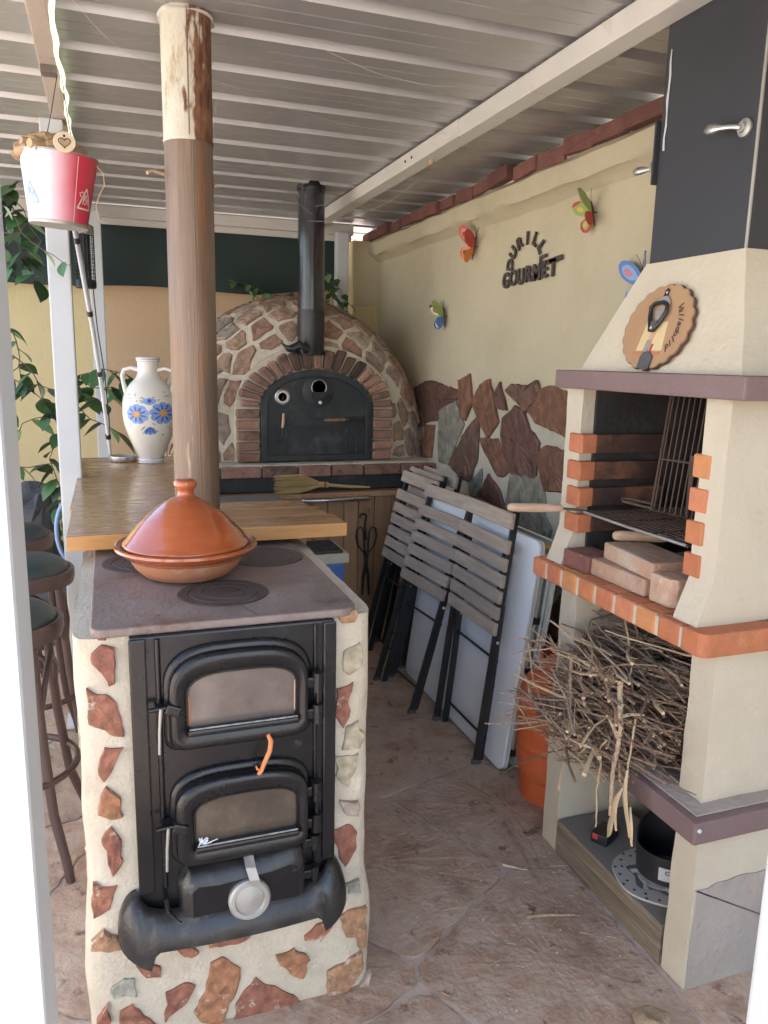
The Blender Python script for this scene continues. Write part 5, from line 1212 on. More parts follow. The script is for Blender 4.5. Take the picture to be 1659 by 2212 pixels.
tag(core.build('brushwood', 'twig', None, fixn=False), 'tangled dry brushwood filling the shelf under the barbecue', 'brushwood', kind='stuff')
# long twigs hanging out over the front and loose ones standing out of the heap
def bent(pts, r, lab, mat='twig', nseg=4, side=(), grp=None):
    P_ = [Vector(p) for p in pts]; out = []
    for i in range(len(P_)-1):
        for j in range(nseg): out.append(P_[i].lerp(P_[i+1], j/nseg)+noise.noise_vector(P_[i]*9+Vector((j, i, 0)))*.004)
    out.append(P_[-1]); k = len(out); b = B().tube(out, [r*(1-.5*i/k) for i in range(k)], 6)
    for (i, e, l) in side:
        q = out[min(i, k-1)]; e = Vector(e).normalized(); b.tube([q, q+e*l*.5+Vector((0, 0, .004)), q+e*l], [r*.7, r*.5, r*.3], 5)
    o = b.build('twig', mat, None, smooth=60); tag(o, lab, 'twig', grp); return o
bent([(1.245, 1.60, .73), (1.225, 1.555, .62), (1.205, 1.545, .50), (1.195, 1.53, .39)], .0085, 'thick forked grey branch hanging down in front of the brushwood', 'twig', side=((5, (-.3, .4, .8), .07), (3, (.2, -.8, .4), .08)))
bent([(1.225, 1.80, .72), (1.205, 1.76, .60), (1.195, 1.735, .48)], .006, 'straight brown twig hanging down left of the forked branch', 'twig')
bent([(1.28, 1.93, .70), (1.20, 2.02, .66), (1.15, 1.98, .52), (1.165, 1.90, .47)], .0030, 'long pale curved twig arching out at the left of the heap', 'twig_l')
bent([(1.22, 2.04, .70), (1.21, 1.97, .58), (1.215, 1.87, .48)], .0026, 'thin pale twig slanting down across the orange gas bottle', 'twig_l')
bent([(1.25, 1.90, .74), (1.22, 1.87, .60), (1.20, 1.82, .50)], .0024, 'thin pale twig slanting across the heap near its left end', 'twig_l')
bent([(1.23, 1.75, .47), (1.19, 1.85, .40), (1.17, 1.98, .30), (1.16, 2.06, .22)], .0030, 'thin knotted twig trailing from the heap toward the gas bottle', 'twig', side=((4, (0, .3, -.8), .03), (7, (0, .5, .5), .025)))
bent([(1.22, 1.62, .50), (1.21, 1.61, .44), (1.20, 1.595, .36), (1.205, 1.60, .31)], .004, 'short bent twig hanging under the forked branch', 'twig_l')
bent([(1.24, 1.52, .66), (1.215, 1.50, .55), (1.205, 1.49, .44)], .0035, 'thin twig hanging at the near end of the heap', 'twig_l')
for i, (x, y, z, l, a, w) in enumerate(((1.205, 1.50, .42, .13, .12, .011), (1.20, 1.475, .46, .17, -.1, .010), (1.202, 1.515, .36, .09, .3, .011), (1.206, 1.465, .40, .10, -.25, .008))):
    V = []; n = 8
    for j in range(n+1):
        t = j/n; ww = w*sin(pi*min(.97, max(.03, t)))**.7; cx = Vector((x-.01*sin(t*3), y+sin(a)*l*t+.008*sin(t*4+i), z-l*t*cos(a)+l*.5))
        V += [cx+Vector((0, -ww, 0)), cx+Vector((-.004, 0, 0)), cx+Vector((0, ww, 0)), cx+Vector((.003, 0, 0))]
    F = []
    for j in range(n):
        for r in range(4): F.append((4*j+r, 4*j+(r+1) % 4, 4*j+4+(r+1) % 4, 4*j+4+r))
    F += [(3, 2, 1, 0), (4*n, 4*n+1, 4*n+2, 4*n+3)]
    tag(B().add(V, F).build('seed_pod', 'twig_l', None, smooth=60), 'pale dry seed pod dangling from the brushwood by the near leg', 'seed pod', 'seed pods of the brushwood')
# twigs on the floor
FL = 'floor'
bent([(1.055, 1.675, .008), (1.12, 1.665, .010), (1.205, 1.635, .008)], .0055, 'short stout twig lying on the floor before the timber', 'twig', side=((5, (.3, .6, 0), .03),))
bent([(1.215, 2.12, .006), (1.20, 1.98, .008), (1.185, 1.90, .006), (1.165, 1.79, .006)], .0042, 'long dark twig lying on the floor along the barbecue leg', 'twig')
bent([(1.19, 2.06, .006), (1.165, 1.96, .006)], .0035, 'short dark twig on the floor beside the gas bottle', 'twig')
bent([(1.10, 1.905, .006), (1.165, 1.865, .006)], .0035, 'short pale twig on the floor between flagstones', 'twig_l')
bent([(.84, 1.78, .005), (.93, 1.775, .005)], .0015, 'pale straw lying on the middle flagstone', 'twig_l')
b = B().lathe(smoothprof([(0, 0), (.040, .0), (.045, .015), (.03, .035), (0, .04)], 3), 14, (1.165, 1.262, 0)); b.noise(.014, 22)
tag(b.build('rock', 'rocklight', None), 'rough tan rock on the floor in front of the barbecue leg', 'rock')
b = B()
for i in range(150):
    x, y = rs.uniform(.6, 1.3), rs.gauss(1.9, .35); s = rs.uniform(.0008, .0024)*(1.6 if rs.random() < .07 else 1)
    b.cbox((x, y, .003+s*.4), (s*2, s*1.3, s), rot(rz=rs.random()*6, rx=rs.random()))
tag(b.build('floor_grit', 'mortar', None, fixn=False), 'pale grit and crumbs scattered over the flagstones', 'grit', kind='stuff')
b = B()
for i in range(70):
    x, y = rs.uniform(.65, 1.3), rs.uniform(1.5, 2.6); a = rs.random()*6; l = rs.uniform(.008, .03)
    b.tube([(x, y, .004), (x+l*cos(a), y+l*sin(a), .0045)], .0008, 4)
tag(b.build('straw_litter', 'twig_l', None, fixn=False), 'bits of straw littering the floor', 'litter', kind='stuff')
# ================================================================== FOLDED TABLE AND CHAIRS
tb = thing('folding_table', 'white plastic folding table leaning folded against the slate wall', 'table', (1.355, 2.915, .012), (-.125, 0, -pi/2), local=True)
def rrect(w, h, r, n=6):
    p = []
    for cx, cz, a0 in ((w-r, r, -pi/2), (w-r, h-r, 0), (-w+r, h-r, pi/2), (-w+r, r, pi)):
        p += arc(cx, cz, r, r, a0, a0+pi/2, n)
    return p
LXZ = lambda u, v, h: Vector((u, h, v))
TWd, TH = .515, .905
for (y0, y1) in ((0, .014), (.083, .097)):
    B().prism(rrect(TWd, TH, .035), LXZ, y0, y1).build('half_top', 'white', tb, bev=.004)
for nm, (y0, y1) in (('front', (.014, .025)), ('rear', (.072, .083))):
    o = rrect(TWd, TH, .035); i_ = rrect(TWd-.03, TH-.03 if False else TH, .05); i_ = [(u*.945, .03+(v)*.935) for u, v in o]
    k = len(o); V = [LXZ(u, v, y0) for u, v in o]+[LXZ(u, v, y1) for u, v in o]+[LXZ(u, v, y1) for u, v in i_]+[LXZ(u, v, y0) for u, v in i_]; F = []
    for i in range(k):
        j = (i+1) % k
        for r in range(3): F.append((r*k+i, r*k+j, (r+1)*k+j, (r+1)*k+i))
    B().add(V, F).build('rim', 'tabletop_edge', tb)
for z, y in ((.10, .048), (.80, .048)): B().tube([(.46, y, z), (-.46, y, z)], .0125, 10).build('leg_tube', 'dullsteel', tb, smooth=50)
B().tube([(.49, .048, .06), (.49, .048, .86)], .0125, 10).build('leg_tube', 'dullsteel', tb, smooth=50)
B().tube([(.475, .034, .06), (.475, .034, .86)], .008, 8).build('leg_tube', 'blackmetal', tb, smooth=50)
for z in (.07, .40, .60, .84):
    B().cbox((.485, .048, z), (.035, .034, .03)).build('leg_bracket', 'blackmetal', tb, bev=.004)
B().cbox((.46, .048, .885), (.05, .03, .022)).build('latch', 'ochre', tb, bev=.004)
B().tube([(.02, .05, TH+.002), (.04, .05, TH+.03), (.13, .05, TH+.032), (.15, .05, TH+.002)], .006, 8).build('carry_handle', 'blackmetal', tb, smooth=50)

def make_chair():
    t = thing('folding_chair', 'x', 'chair', (0, 0, 0), local=True)
    def bar(pts, w, th):
        b = B(); P_ = [Vector(p) for p in pts]
        V = []; F = []
        for i, p in enumerate(P_):
            V += [p+Vector((-w/2, -th/2, 0)), p+Vector((w/2, -th/2, 0)), p+Vector((w/2, th/2, 0)), p+Vector((-w/2, th/2, 0))]
        for i in range(len(P_)-1):
            for r in range(4): F.append((4*i+r, 4*i+(r+1) % 4, 4*i+4+(r+1) % 4, 4*i+4+r))
        F += [(3, 2, 1, 0), tuple(4*(len(P_)-1)+r for r in range(4))]
        return b.add(V, F)
    for s in (-1, 1):
        bar([(s*.196, .004, .004), (s*.196, .004, .40), (s*.190, .006, .66), (s*.188, .010, 1.01)], .013, .030).build('long_leg', 'blackmetal', t, bev=.003, seg=1)
        bar([(s*.170, .034, .002), (s*.172, .030, .30), (s*.174, .020, .64)], .013, .028).build('short_leg', 'blackmetal', t, bev=.003, seg=1)
        B().cbox((s*.196, .004, .008), (.02, .036, .022)).build('foot_cap', 'rock', t, bev=.004)
        B().tube([(s*.205, .01, .50), (s*.165, .03, .50)], .006, 8).build('pivot', 'dullsteel', t, smooth=40)
        bar([(s*.155, .010, .53), (s*.155, .010, .86)], .012, .022).build('seat_rail', 'blackmetal', t, bev=.002, seg=1)
    for z, y in ((.10, .034), (.42, .030), (.88, .02)): B().tube([(-.19, y, z), (.19, y, z)], .0055, 8).build('cross_bar', 'blackmetal', t, smooth=40)
    for i, z in enumerate((.555, .617, .680, .743, .806, .876, .975)):
        h = .050 if i < 5 else (.053 if i == 5 else .060)
        B().cbox((0, -.012 if i < 6 else -.010, z), (.43 if i < 6 else .42, .017, h)).build('slat', 'slat', t, bev=.003, seg=1)
        for s in (-1, 1): B().lathe([(.0045, 0), (.003, .0012), (0, .0015)], 8, (s*.155, -.0205 if i < 6 else -.0185, z), rot(rx=pi/2)).build('screw', 'dullsteel', t)
    return t
ch0 = make_chair()
SP = [((1.298, 2.705, 0), -.118, 0, 'nearest folded slat chair leaning on the white folding table'),
      ((1.20, 3.19, 0), -.275, .08, 'middle folded slat chair leaning on the white folding table'),
      ((1.255, 3.60, 0), -.24, .04, 'folded slat chair in front of the plank cabinet'),
      ((1.36, 3.69, 0), -.20, .0, 'folded slat chair tucked behind the others by the slate wall'),
      ((1.455, 3.645, 0), -.165, .0, 'rearmost folded slat chair against the slate wall')]
for i, (l, ln, dz, lab) in enumerate(SP):
    c = ch0 if i == 0 else copy_tree(ch0)
    c.location = l; c.rotation_euler = (ln, 0, -pi/2+dz); tag(c, lab, 'chair', 'folded garden chairs')
# ---- gas bottle
gb = thing('gas_bottle', 'orange steel gas bottle standing between the table and the barbecue', 'gas bottle', (1.492, 2.235, 0))
c = (1.492, 2.235, 0)
B().lathe(smoothprof([(0, .055), (.10, .058), (.135, .085), (.1495, .13), (.1495, .19)], 4)+[(.1495, .20), (.1515, .203), (.1515, .215), (.1495, .218)]+smoothprof([(.1495, .23), (.1495, .36), (.147, .40), (.125, .445), (.085, .472), (.05, .482), (0, .486)], 4), 44, c).build('body', 'orange', gb, smooth=50)
B().lathe([(.128, .0), (.132, .004), (.135, .085), (.131, .087), (.126, .006), (.126, 0)], 44, c).build('foot_ring', 'orange', gb, smooth=40)
V = []; F = []; n = 40
for i in range(n+1):
    a = pi*.35+2*pi*.82*i/n; h = .56-.03*sin(i/n*pi*4)**2
    for r, z in ((.086, .462), (.082, h), (.078, h), (.080, .464)): V.append((c[0]+r*cos(a), c[1]+r*sin(a), z))
for i in range(n):
    for r in range(4): F.append((4*i+r, 4*i+4+r, 4*i+4+(r+1) % 4, 4*i+(r+1) % 4))
F += [(0, 1, 2, 3), tuple(4*n+r for r in (3, 2, 1, 0))]
B().add(V, F).build('collar', 'orange', gb, smooth=40)
B().lathe([(.02, .484), (.02, .51), (.012, .515), (.012, .535), (0, .537)], 16, c).build('valve', 'dullsteel', gb, smooth=40)

# ================================================================== BAR STOOLS
def make_stool():
    t = thing('bar_stool', 'x', 'stool', (0, 0, 0), local=True)
    B().lathe(smoothprof([(.150, .745), (.153, .765), (.142, .79), (.105, .812), (.05, .822), (0, .824)], 4), 40).build('cushion', 'cushion', t, smooth=60)
    B().lathe([(.150, .715), (.166, .718), (.171, .735), (.171, .765), (.166, .772), (.155, .770), (.150, .750)], 44).build('seat_ring', 'stoolm', t, smooth=45)
    B().lathe([(0, .735), (.15, .738)], 24).build('seat_base', 'stoolm', t)
    for i in range(4):
        a = pi/4+i*pi/2; d = Vector((cos(a), sin(a), 0))
        B().tube([d*.140+Vector((0, 0, .735)), d*.150+Vector((0, 0, .60)), d*.165+Vector((0, 0, .42)), d*.195+Vector((0, 0, .20)), d*.245+Vector((0, 0, .06)), d*.258+Vector((0, 0, .004))], [.0145, .0145, .0145, .0145, .014, .0135], 12).build('leg', 'stoolm', t, smooth=60)
        a2 = a+pi/2; d2 = Vector((cos(a2), sin(a2), 0)); m_ = (d+d2).normalized()
        B().tube([d*.160+Vector((0, 0, .50)), d*.150*.8+m_*.04+Vector((0, 0, .59)), m_*.128+Vector((0, 0, .655)), d2*.150*.8+m_*.04+Vector((0, 0, .59)), d2*.160+Vector((0, 0, .50))], .0095, 10).build('arch_brace', 'stoolm', t, smooth=60)
    B().tube([(.188*cos(2*pi*i/36), .188*sin(2*pi*i/36), .30) for i in range(36)], .0105, 10, closed=True).build('foot_rest', 'stoolm', t, smooth=60)
    return t
st0 = make_stool()
for i, (l, rz, lab) in enumerate((((-.328, 2.44, 0), -.12, 'nearest bar stool, brown metal with dark green vinyl seat'), ((-.318, 3.02, 0), .2, 'middle bar stool, brown metal with dark green vinyl seat'), ((-.425, 3.62, 0), .5, 'farthest bar stool, partly hidden behind the broad white post'))):
    s_ = st0 if i == 0 else copy_tree(st0)
    s_.location = l; s_.rotation_euler = (0, 0, rz); tag(s_, lab, 'stool', 'bar stools along the counter')

# ================================================================== HANGING BUCKET WITH CORKS
bk = thing('hanging_bucket', 'white and red metal bucket of wine corks hanging from the roof beam', 'bucket', (-.122, 2.75, 1.943), (radians(2), radians(3.5), 0), local=True)
R0, R1, HB = .085, .113, .203
B().lathe([(R0-.002, 0), (R0, .004), (R1, HB), (R1-.002, HB), (R0-.003, .006)], 56).build('shell', 'bucket', bk, smooth=40)
B().tube([(R1*cos(2*pi*i/48), R1*sin(2*pi*i/48), HB) for i in range(48)], .003, 8, closed=True).build('rim', 'dullsteel', bk, smooth=60)
B().lathe([(R0+.001, -.002), (R0+.0025, .004), (R0+.002, .008)], 48).build('base_ring', 'dullsteel', bk, smooth=60)
B().lathe([(0, .002), (R0, .001)], 40).build('bottom', 'dullsteel', bk)
def onb(a, z, off=.001): r = R0+(R1-R0)*z/HB+off; return Vector((r*cos(a), r*sin(a), z))
def strip(pts, w, name, mat, parent):
    V = []; F = []; k = len(pts)
    for i, (a, z) in enumerate(pts):
        a0, z0 = pts[max(0, i-1)]; a1, z1 = pts[min(k-1, i+1)]; dx, dz = (a1-a0)*.1, z1-z0; l = sqrt(dx*dx+dz*dz) or 1; nx, nz_ = -dz/l, dx/l
        V += [onb(a+nx*w/.2, z+nz_*w/2), onb(a-nx*w/.2, z-nz_*w/2)]
    for i in range(k-1): F.append((2*i, 2*i+1, 2*i+3, 2*i+2))
    return B().add(V, F).build(name, mat, parent, fixn=False)
def lerpl(a, b, n=6): return [(a[0]+(b[0]-a[0])*i/n, a[1]+(b[1]-a[1])*i/n) for i in range(n+1)]
for a0, mt in ((-.62, 'bf_wh'), (-2.45, 'bf_lb')):
    A_, B_, C_ = (a0-.30, .052), (a0+.30, .052), (a0, .112)
    for p, q in ((A_, B_), (B_, C_), (C_, A_)): strip(lerpl(p, q), .0045, 'emblem_line', mt, bk)
    # looping script initials "Be"
    scr = [(a0-.20, .085), (a0-.26, .095), (a0-.16, .100), (a0-.06, .092), (a0-.10, .068), (a0-.11, .066), (a0-.03, .090), (a0+.03, .094), (a0+.02, .084), (a0-.04, .081), (a0+.03, .078), (a0+.04, .069), (a0-.05, .066)]
    strip(scr, .0032, 'emblem_script', mt, bk)
    strip([(a0+.07, .072), (a0+.12, .078), (a0+.13, .084), (a0+.09, .083), (a0+.08, .072), (a0+.13, .068), (a0+.17, .072)], .003, 'emblem_script', mt, bk)
strip([(-1.02, .008), (-1.02, .195)], .0022, 'shell_seam', 'bf_wh', bk)
# wires and loose end
for s in (-1, 1): B().tube([(s*.045, .0, HB), (s*.022, 0, .33), (s*.006, 0, .435)], .0013, 6).build('hanging_wire', 'blackmetal', bk)
B().tube([(.108, -.02, .190), (.128, -.025, .170), (.133, -.025, .135), (.118, -.028, .105), (.110, -.03, .07), (.115, -.03, .035), (.130, -.03, .022), (.136, -.03, .03)], .0016, 6).build('loose_wire', 'corklight', bk, smooth=60)
B().lathe([(0, 0), (.105, 0)], 30, (0, 0, .165)).build('filling_sheet', 'cork', bk)
ckm = B().lathe([(.0132, -.025), (.014, -.021), (.014, .021), (.0132, .025)], 14).build('wine_cork', 'cork', None, smooth=40); ckm_me = ckm.data; bpy.data.objects.remove(ckm)
rs = random.Random(31); cnt = 0
for ring, (rr, zz, nn) in enumerate(((.088, .205, 15), (.06, .228, 11), (.026, .248, 6), (.05, .242, 6))):
    for i in range(nn):
        a = 2*pi*i/nn+rs.uniform(-.15, .15)+ring; p = Vector((-.122+rr*cos(a)-.012, 2.75+rr*sin(a), 1.943+zz+rs.uniform(-.006, .008)))
        o = place('wine_cork', ckm_me, p, None, (rs.uniform(-1.2, 1.2), rs.uniform(.5, 1.9), rs.uniform(0, 6.28)))
        tag(o, 'brown wine cork heaped in the hanging bucket', 'cork', 'corks in the bucket'); cnt += 1
wt = thing('wooden_tag', 'round pale wooden tag with a heart leaning on the bucket rim', 'tag', (-.085, 2.64, 2.15))
tc_ = Vector((-.088, 2.628, 2.162)); Rt = rot(rx=pi/2-.2)
B().lathe([(.0305, -.003), (.0315, 0), (.0305, .003)], 28, tc_, Rt).build('slice', 'corklight', wt, smooth=35)
hp = [(.0165*sin(t)**3*1.0, (.013*cos(t)-.005*cos(2*t)-.002*cos(3*t)-.001*cos(4*t))-.002) for t in [2*pi*i/26 for i in range(26)]]
B().tube([tc_+Rt @ Vector((u, v, .0036)) for u, v in hp], .0016, 5, closed=True).build('heart_outline', 'brown', wt)
B().prism([(u*.8, v*.8) for u, v in hp], lambda u, v, h: tc_+Rt @ Vector((u, v, h)), .0031, .0038).build('heart', 'cork', wt)
B().lathe([(.004, .0031), (.004, .0036), (0, .0036)], 10, tc_+Rt @ Vector((0, .017, 0)), Rt).build('hole', 'blackmetal', wt)

# ================================================================== LIGHT ROPE, LAMP, POLE
pts = []; 
for i in range(46):
    y = 1.7+2.1*i/45; pts.append((-.093+.003*sin(y*9)+.004*sin(y*23), y, 2.404+.004*sin(y*6+1)+.005*sin(y*17)))
tag(B().tube(pts, .0075, 8).build('rope_light', 'led', None, smooth=60), 'glowing yellow rope light tied along the left roof beam', 'rope light')
zl = thing('cage_lamp', 'black caged lamp hanging on the slim white post at the back', 'lamp', (-.075, 4.55, 1.90))
c = Vector((-.085, 4.6, 0))
B().lathe([(0, 1.895), (.048, 1.895), (.054, 1.90), (.054, 1.935), (.050, 1.94)], 30, c).build('lower_cap', 'blackmetal', zl, smooth=40)
B().lathe([(.050, 2.17), (.054, 2.175), (.052, 2.215), (.035, 2.225), (.0, 2.23)], 30, c).build('upper_cap', 'dullsteel', zl, smooth=40)
B().lathe([(.030, 1.94), (.030, 2.17)], 20, c).build('tube', 'blackmetal', zl, smooth=40)
for i in range(20): a = 2*pi*i/20; B().tube([c+Vector((.050*cos(a), .050*sin(a), 1.937)), c+Vector((.050*cos(a), .050*sin(a), 2.173))], .0022, 5).build('bar', 'blackmetal', zl)
for i in range(12): z = 1.955+.019*i; B().tube([c+Vector((.051*cos(2*pi*j/20), .051*sin(2*pi*j/20), z)) for j in range(20)], .0016, 4, closed=True).build('hoop', 'blackmetal', zl)
B().tube([c+Vector((0, 0, 2.225)), c+Vector((0, .02, 2.40))], .002, 6).build('hanger', 'blackmetal', zl)
B().tube([c+Vector((.035, .02, 1.90)), c+Vector((.045, .02, 1.7)), c+Vector((.072, .01, 1.45)), c+Vector((.085, -.05, 1.2)), c+Vector((.083, -.15, 1.065))], .003, 6).build('cable', 'blackmetal', zl, smooth=60)
pl_ = thing('white_pole', 'thin white jointed pole with black rings leaning between counter and beam', 'pole', (.005, 3.86, 1.062))
p0, p1 = Vector((.0, 3.93, 1.064)), Vector((-.105, 3.40, 2.12)); pm = p0.lerp(p1, .55)+Vector((.010, 0, 0))
B().tube([p0, p0.lerp(p1, .3)+Vector((.008, 0, 0)), pm, p1], [.0075, .0085, .0095, .0105], 10).build('shaft', 'whitepost', pl_, smooth=60)
for t in (.10, .38, .62, .88):
    q = p0.lerp(p1, t)+Vector((.009*sin(pi*t), 0, 0)); d = (p1-p0).normalized()
    B().tube([q-d*.011, q+d*.011], .0125, 10).build('ring', 'blackmetal', pl_, smooth=40)
# ================================================================== WALL ORNAMENTS
def wallmx(y, z, a, out=.0): # local u -> -Y (to the right in view), v -> Z, w -> -X
    R3 = Matrix(((0, 0, -1), (-1, 0, 0), (0, 1, 0))) @ Matrix.Rotation(a, 3, 'Z'); m = R3.to_4x4(); m.translation = Vector((1.85-out, y, z)); return m
def smoothpoly(pl, n=4):
    P_ = [Vector(p) for p in pl]; k = len(P_); out = []
    for i in range(k):
        p0, p1, p2, p3 = P_[i-1], P_[i], P_[(i+1) % k], P_[(i+2) % k]
        for j in range(n):
            t = j/n; q = .5*((2*p1)+(p2-p0)*t+(2*p0-5*p1+4*p2-p3)*t*t+(3*p1-p0-3*p2+p3)*t**3); out.append((q.x, q.y))
    return out
def butterfly(y, z, a, sc, cols, fold, lab):
    m = wallmx(y, z, a, .012)
    t = thing('butterfly_ornament', lab, 'ornament', (1.845, y, z), group='painted butterflies on the wall')
    up = [(0, .004), (.012, .030), (.034, .052), (.058, .060), (.070, .050), (.066, .030), (.050, .012), (.022, -.002)]
    lo = [(0, 0), (.022, -.004), (.044, -.012), (.050, -.030), (.040, -.048), (.026, -.050), (.010, -.030)]
    for s in (-1, 1):
        f = fold[0] if s < 0 else fold[1]
        def fn(u, v, h, s=s, f=f): 
            uu = u*sc; return m @ Vector((s*(uu*cos(f)), v*sc, .004+uu*sin(f)+h))
        for nm, pl, c_ in (('upper_wing', up, cols[0]), ('lower_wing', lo, cols[1])):
            tip0 = [pl[2], pl[3], pl[4], tuple((Vector(pl[3])*.8+Vector((.03, 0))*.2))]; pl = smoothpoly(pl)
            w = B().prism(pl, fn, 0, .003).build(nm, c_, t)
            cx = sum(p[0] for p in pl)/len(pl); cy = sum(p[1] for p in pl)/len(pl)
            B().prism([(cx+(p[0]-cx)*.66, cy+(p[1]-cy)*.66) for p in pl], fn, .0032, .0042).build('wing_patch', cols[2], w)
            B().prism([(cx+(p[0]-cx)*.34+.004, cy+(p[1]-cy)*.34) for p in pl], fn, .0043, .0050).build('wing_spot', cols[3], w)
            B().prism(smoothpoly(tip0, 3), fn, .0032, .0046).build('wing_tip', cols[4], w)
    B().tube([m @ Vector((0, .034*sc, .008)), m @ Vector((0, .02*sc, .011)), m @ Vector((0, -.01*sc, .011)), m @ Vector((0, -.045*sc, .008))], [.003, .006, .006, .002], 8).build('body', 'bf_bk', t, smooth=60)
    for s in (-1, 1): B().tube([m @ Vector((0, .034*sc, .009)), m @ Vector((s*.010*sc, .055*sc, .014)), m @ Vector((s*.018*sc, .066*sc, .016))], .0010, 5).build('antenna', 'bf_bk', t)
    B().tube([m @ Vector((0, 0, -.012)), m @ Vector((0, 0, .008))], .002, 5).build('wall_pin', 'blackmetal', t)
butterfly(3.815, 2.140, -.35, 1.5, ('bf_red', 'bf_or', 'bf_or', 'bf_bk', 'bf_red'), (.75, 1.1), 'red and orange butterfly ornament on the wall left of the lettering')
butterfly(2.76, 2.140, .35, 1.3, ('bf_gr', 'bf_red', 'bf_gr', 'bf_ye', 'bf_red'), (.35, 1.15), 'green butterfly ornament with red wing tips beside the chimney')
butterfly(4.175, 1.805, .2, 1.35, ('bf_gr', 'bf_bl', 'bf_wh', 'bf_red', 'bf_bk'), (.7, 1.25), 'small green and blue butterfly ornament low beside the oven')
butterfly(2.415, 1.845, .1, 1.55, ('bf_bl', 'bf_lb', 'bf_lb', 'bf_pk', 'bf_bl'), (.25, .6), 'blue butterfly ornament half hidden by the barbecue hood')
# lettering
lt = thing('wall_lettering', 'dark brown GOURMET lettering under an arch of letters on the cream wall', 'lettering', (1.845, 3.25, 1.95))
G = 'GOURMET'; yy = [3.475, 3.402, 3.330, 3.262, 3.186, 3.118, 3.052]
for i, c_ in enumerate(G):
    mx = wallmx(yy[i], 1.938+.003*(i % 2)+.003*i, 0, .008); text('letter', c_, .098, .008, 'letter', mx @ Matrix.Diagonal((.95, 1.0, 1, 1)), lt, bold=.035)
B().cbox((1.842, 3.045, 1.992), (.008, .13, .022), rot(rx=-.08)).build('letter_bar', 'letter', lt, bev=.002)
arcw = 'DURILLL'
for i, c_ in enumerate(arcw):
    a = pi*.97-(pi*.95)*i/6; y = 3.29+.150*cos(a)*1.0; y = 3.29-.150*cos(a)*-1.0 if False else 3.29-(.150*cos(a)); z = 2.0+.110*sin(a); 
    mx = wallmx(y, z, a-pi/2, .008); text('letter', c_, .078, .008, 'letter', mx, lt, bold=.035)
# ================================================================== PLANTS
def leafmesh(nm, l, w, mat, lob=0):
    V = []; F = []; n = 7; wd = [.08, .62, .92, 1.0, .94, .72, .36, 0.0]
    if lob: wd = [.35, .9, .75, 1.0, .62, .5, .2, 0.0]
    for i in range(n+1):
        t = i/n; x = l*t; d = -.22*l*t*t
        V += [(x, -w*wd[i], d+.10*w*wd[i]), (x, 0, d-.04*w), (x, w*wd[i], d+.10*w*wd[i])]
    for i in range(n): a = 3*i; F += [(a, a+1, a+4, a+3), (a+1, a+2, a+5, a+4)]
    k = len(V); V += [(p[0], p[1], p[2]-.0012) for p in V]; F += [tuple(k+i for i in q[::-1]) for q in F]
    me = bpy.data.meshes.new(nm); me.from_pydata(V, [], F); me.materials.append(MT[mat]); me.polygons.foreach_set('use_smooth', [True]*len(me.polygons)); return me
LM = [leafmesh('leaf', .085, .026, 'leaf'), leafmesh('leaf', .10, .030, 'leaf'), leafmesh('leaf', .075, .022, 'leafp')]
IV = [leafmesh('leaf', .055, .026, 'leaf', 1), leafmesh('leaf', .042, .021, 'leaf', 1)]
def vine(name, label, stems, every, meshes, seed, r=.004, size=(.8, 1.25), droop=.5, base=None):
    q = random.Random(seed); t = thing(name, label, 'vine', base or stems[0][0])
    for st in stems:
        P_ = [Vector(p) for p in st]; out = []
        for i in range(len(P_)-1):
            L_ = (P_[i+1]-P_[i]).length; n = max(2, int(L_/.04))
            for j in range(n): out.append(P_[i].lerp(P_[i+1], j/n)+noise.noise_vector(P_[i]*3+Vector((j*.25, i, seed)))*.022)
        out.append(P_[-1]); k = len(out)
        B().tube(out, [r*(1-.6*i/k) for i in range(k)], 6).build('stem', 'stem', t, smooth=60)
        d = 0
        for i in range(1, k):
            d += (out[i]-out[i-1]).length
            if d > every:
                d = q.uniform(-.3, .2)*every; tg_ = (out[i]-out[i-1]).normalized(); a = q.uniform(0, 6.28)
                s = q.uniform(*size); o = place('leaf', q.choice(meshes), out[i], t, (q.uniform(-.6, .6), q.uniform(.1, .4)+q.random()*droop, a)); o.scale = (s, s, s)
    return t
vine('climbing_vine', 'leafy green vine hanging over the rear wall at the far left', [[(-.55, 4.5, 2.36), (-.42, 4.42, 2.30), (-.33, 4.4, 2.20), (-.28, 4.38, 2.10)], [(-.55, 4.5, 2.15), (-.42, 4.42, 2.12), (-.32, 4.4, 2.02), (-.30, 4.38, 1.90)], [(-.62, 4.7, 2.42), (-.50, 4.5, 2.30), (-.36, 4.42, 2.38)], [(-.62, 4.6, 2.2), (-.47, 4.45, 2.2), (-.38, 4.4, 2.08), (-.31, 4.35, 1.93)], [(-.60, 4.6, 2.1), (-.48, 4.45, 2.06), (-.43, 4.4, 1.92)], [(-.6, 4.6, 2.33), (-.44, 4.45, 2.26), (-.33, 4.4, 2.18)], [(-.66, 4.6, 2.0), (-.47, 4.45, 1.98), (-.36, 4.42, 2.02)]], .014, LM, 3, size=(1.0, 1.5))
vine('vine_tendril', 'single vine tendril crossing in front of the white post under the bucket', [[(-.42, 3.22, 2.12), (-.33, 3.20, 2.06), (-.26, 3.2, 1.98), (-.20, 3.2, 1.92), (-.135, 3.2, 1.885), (-.11, 3.2, 1.87)]], .075, LM, 8, r=.0022, size=(.7, .95), droop=.9)
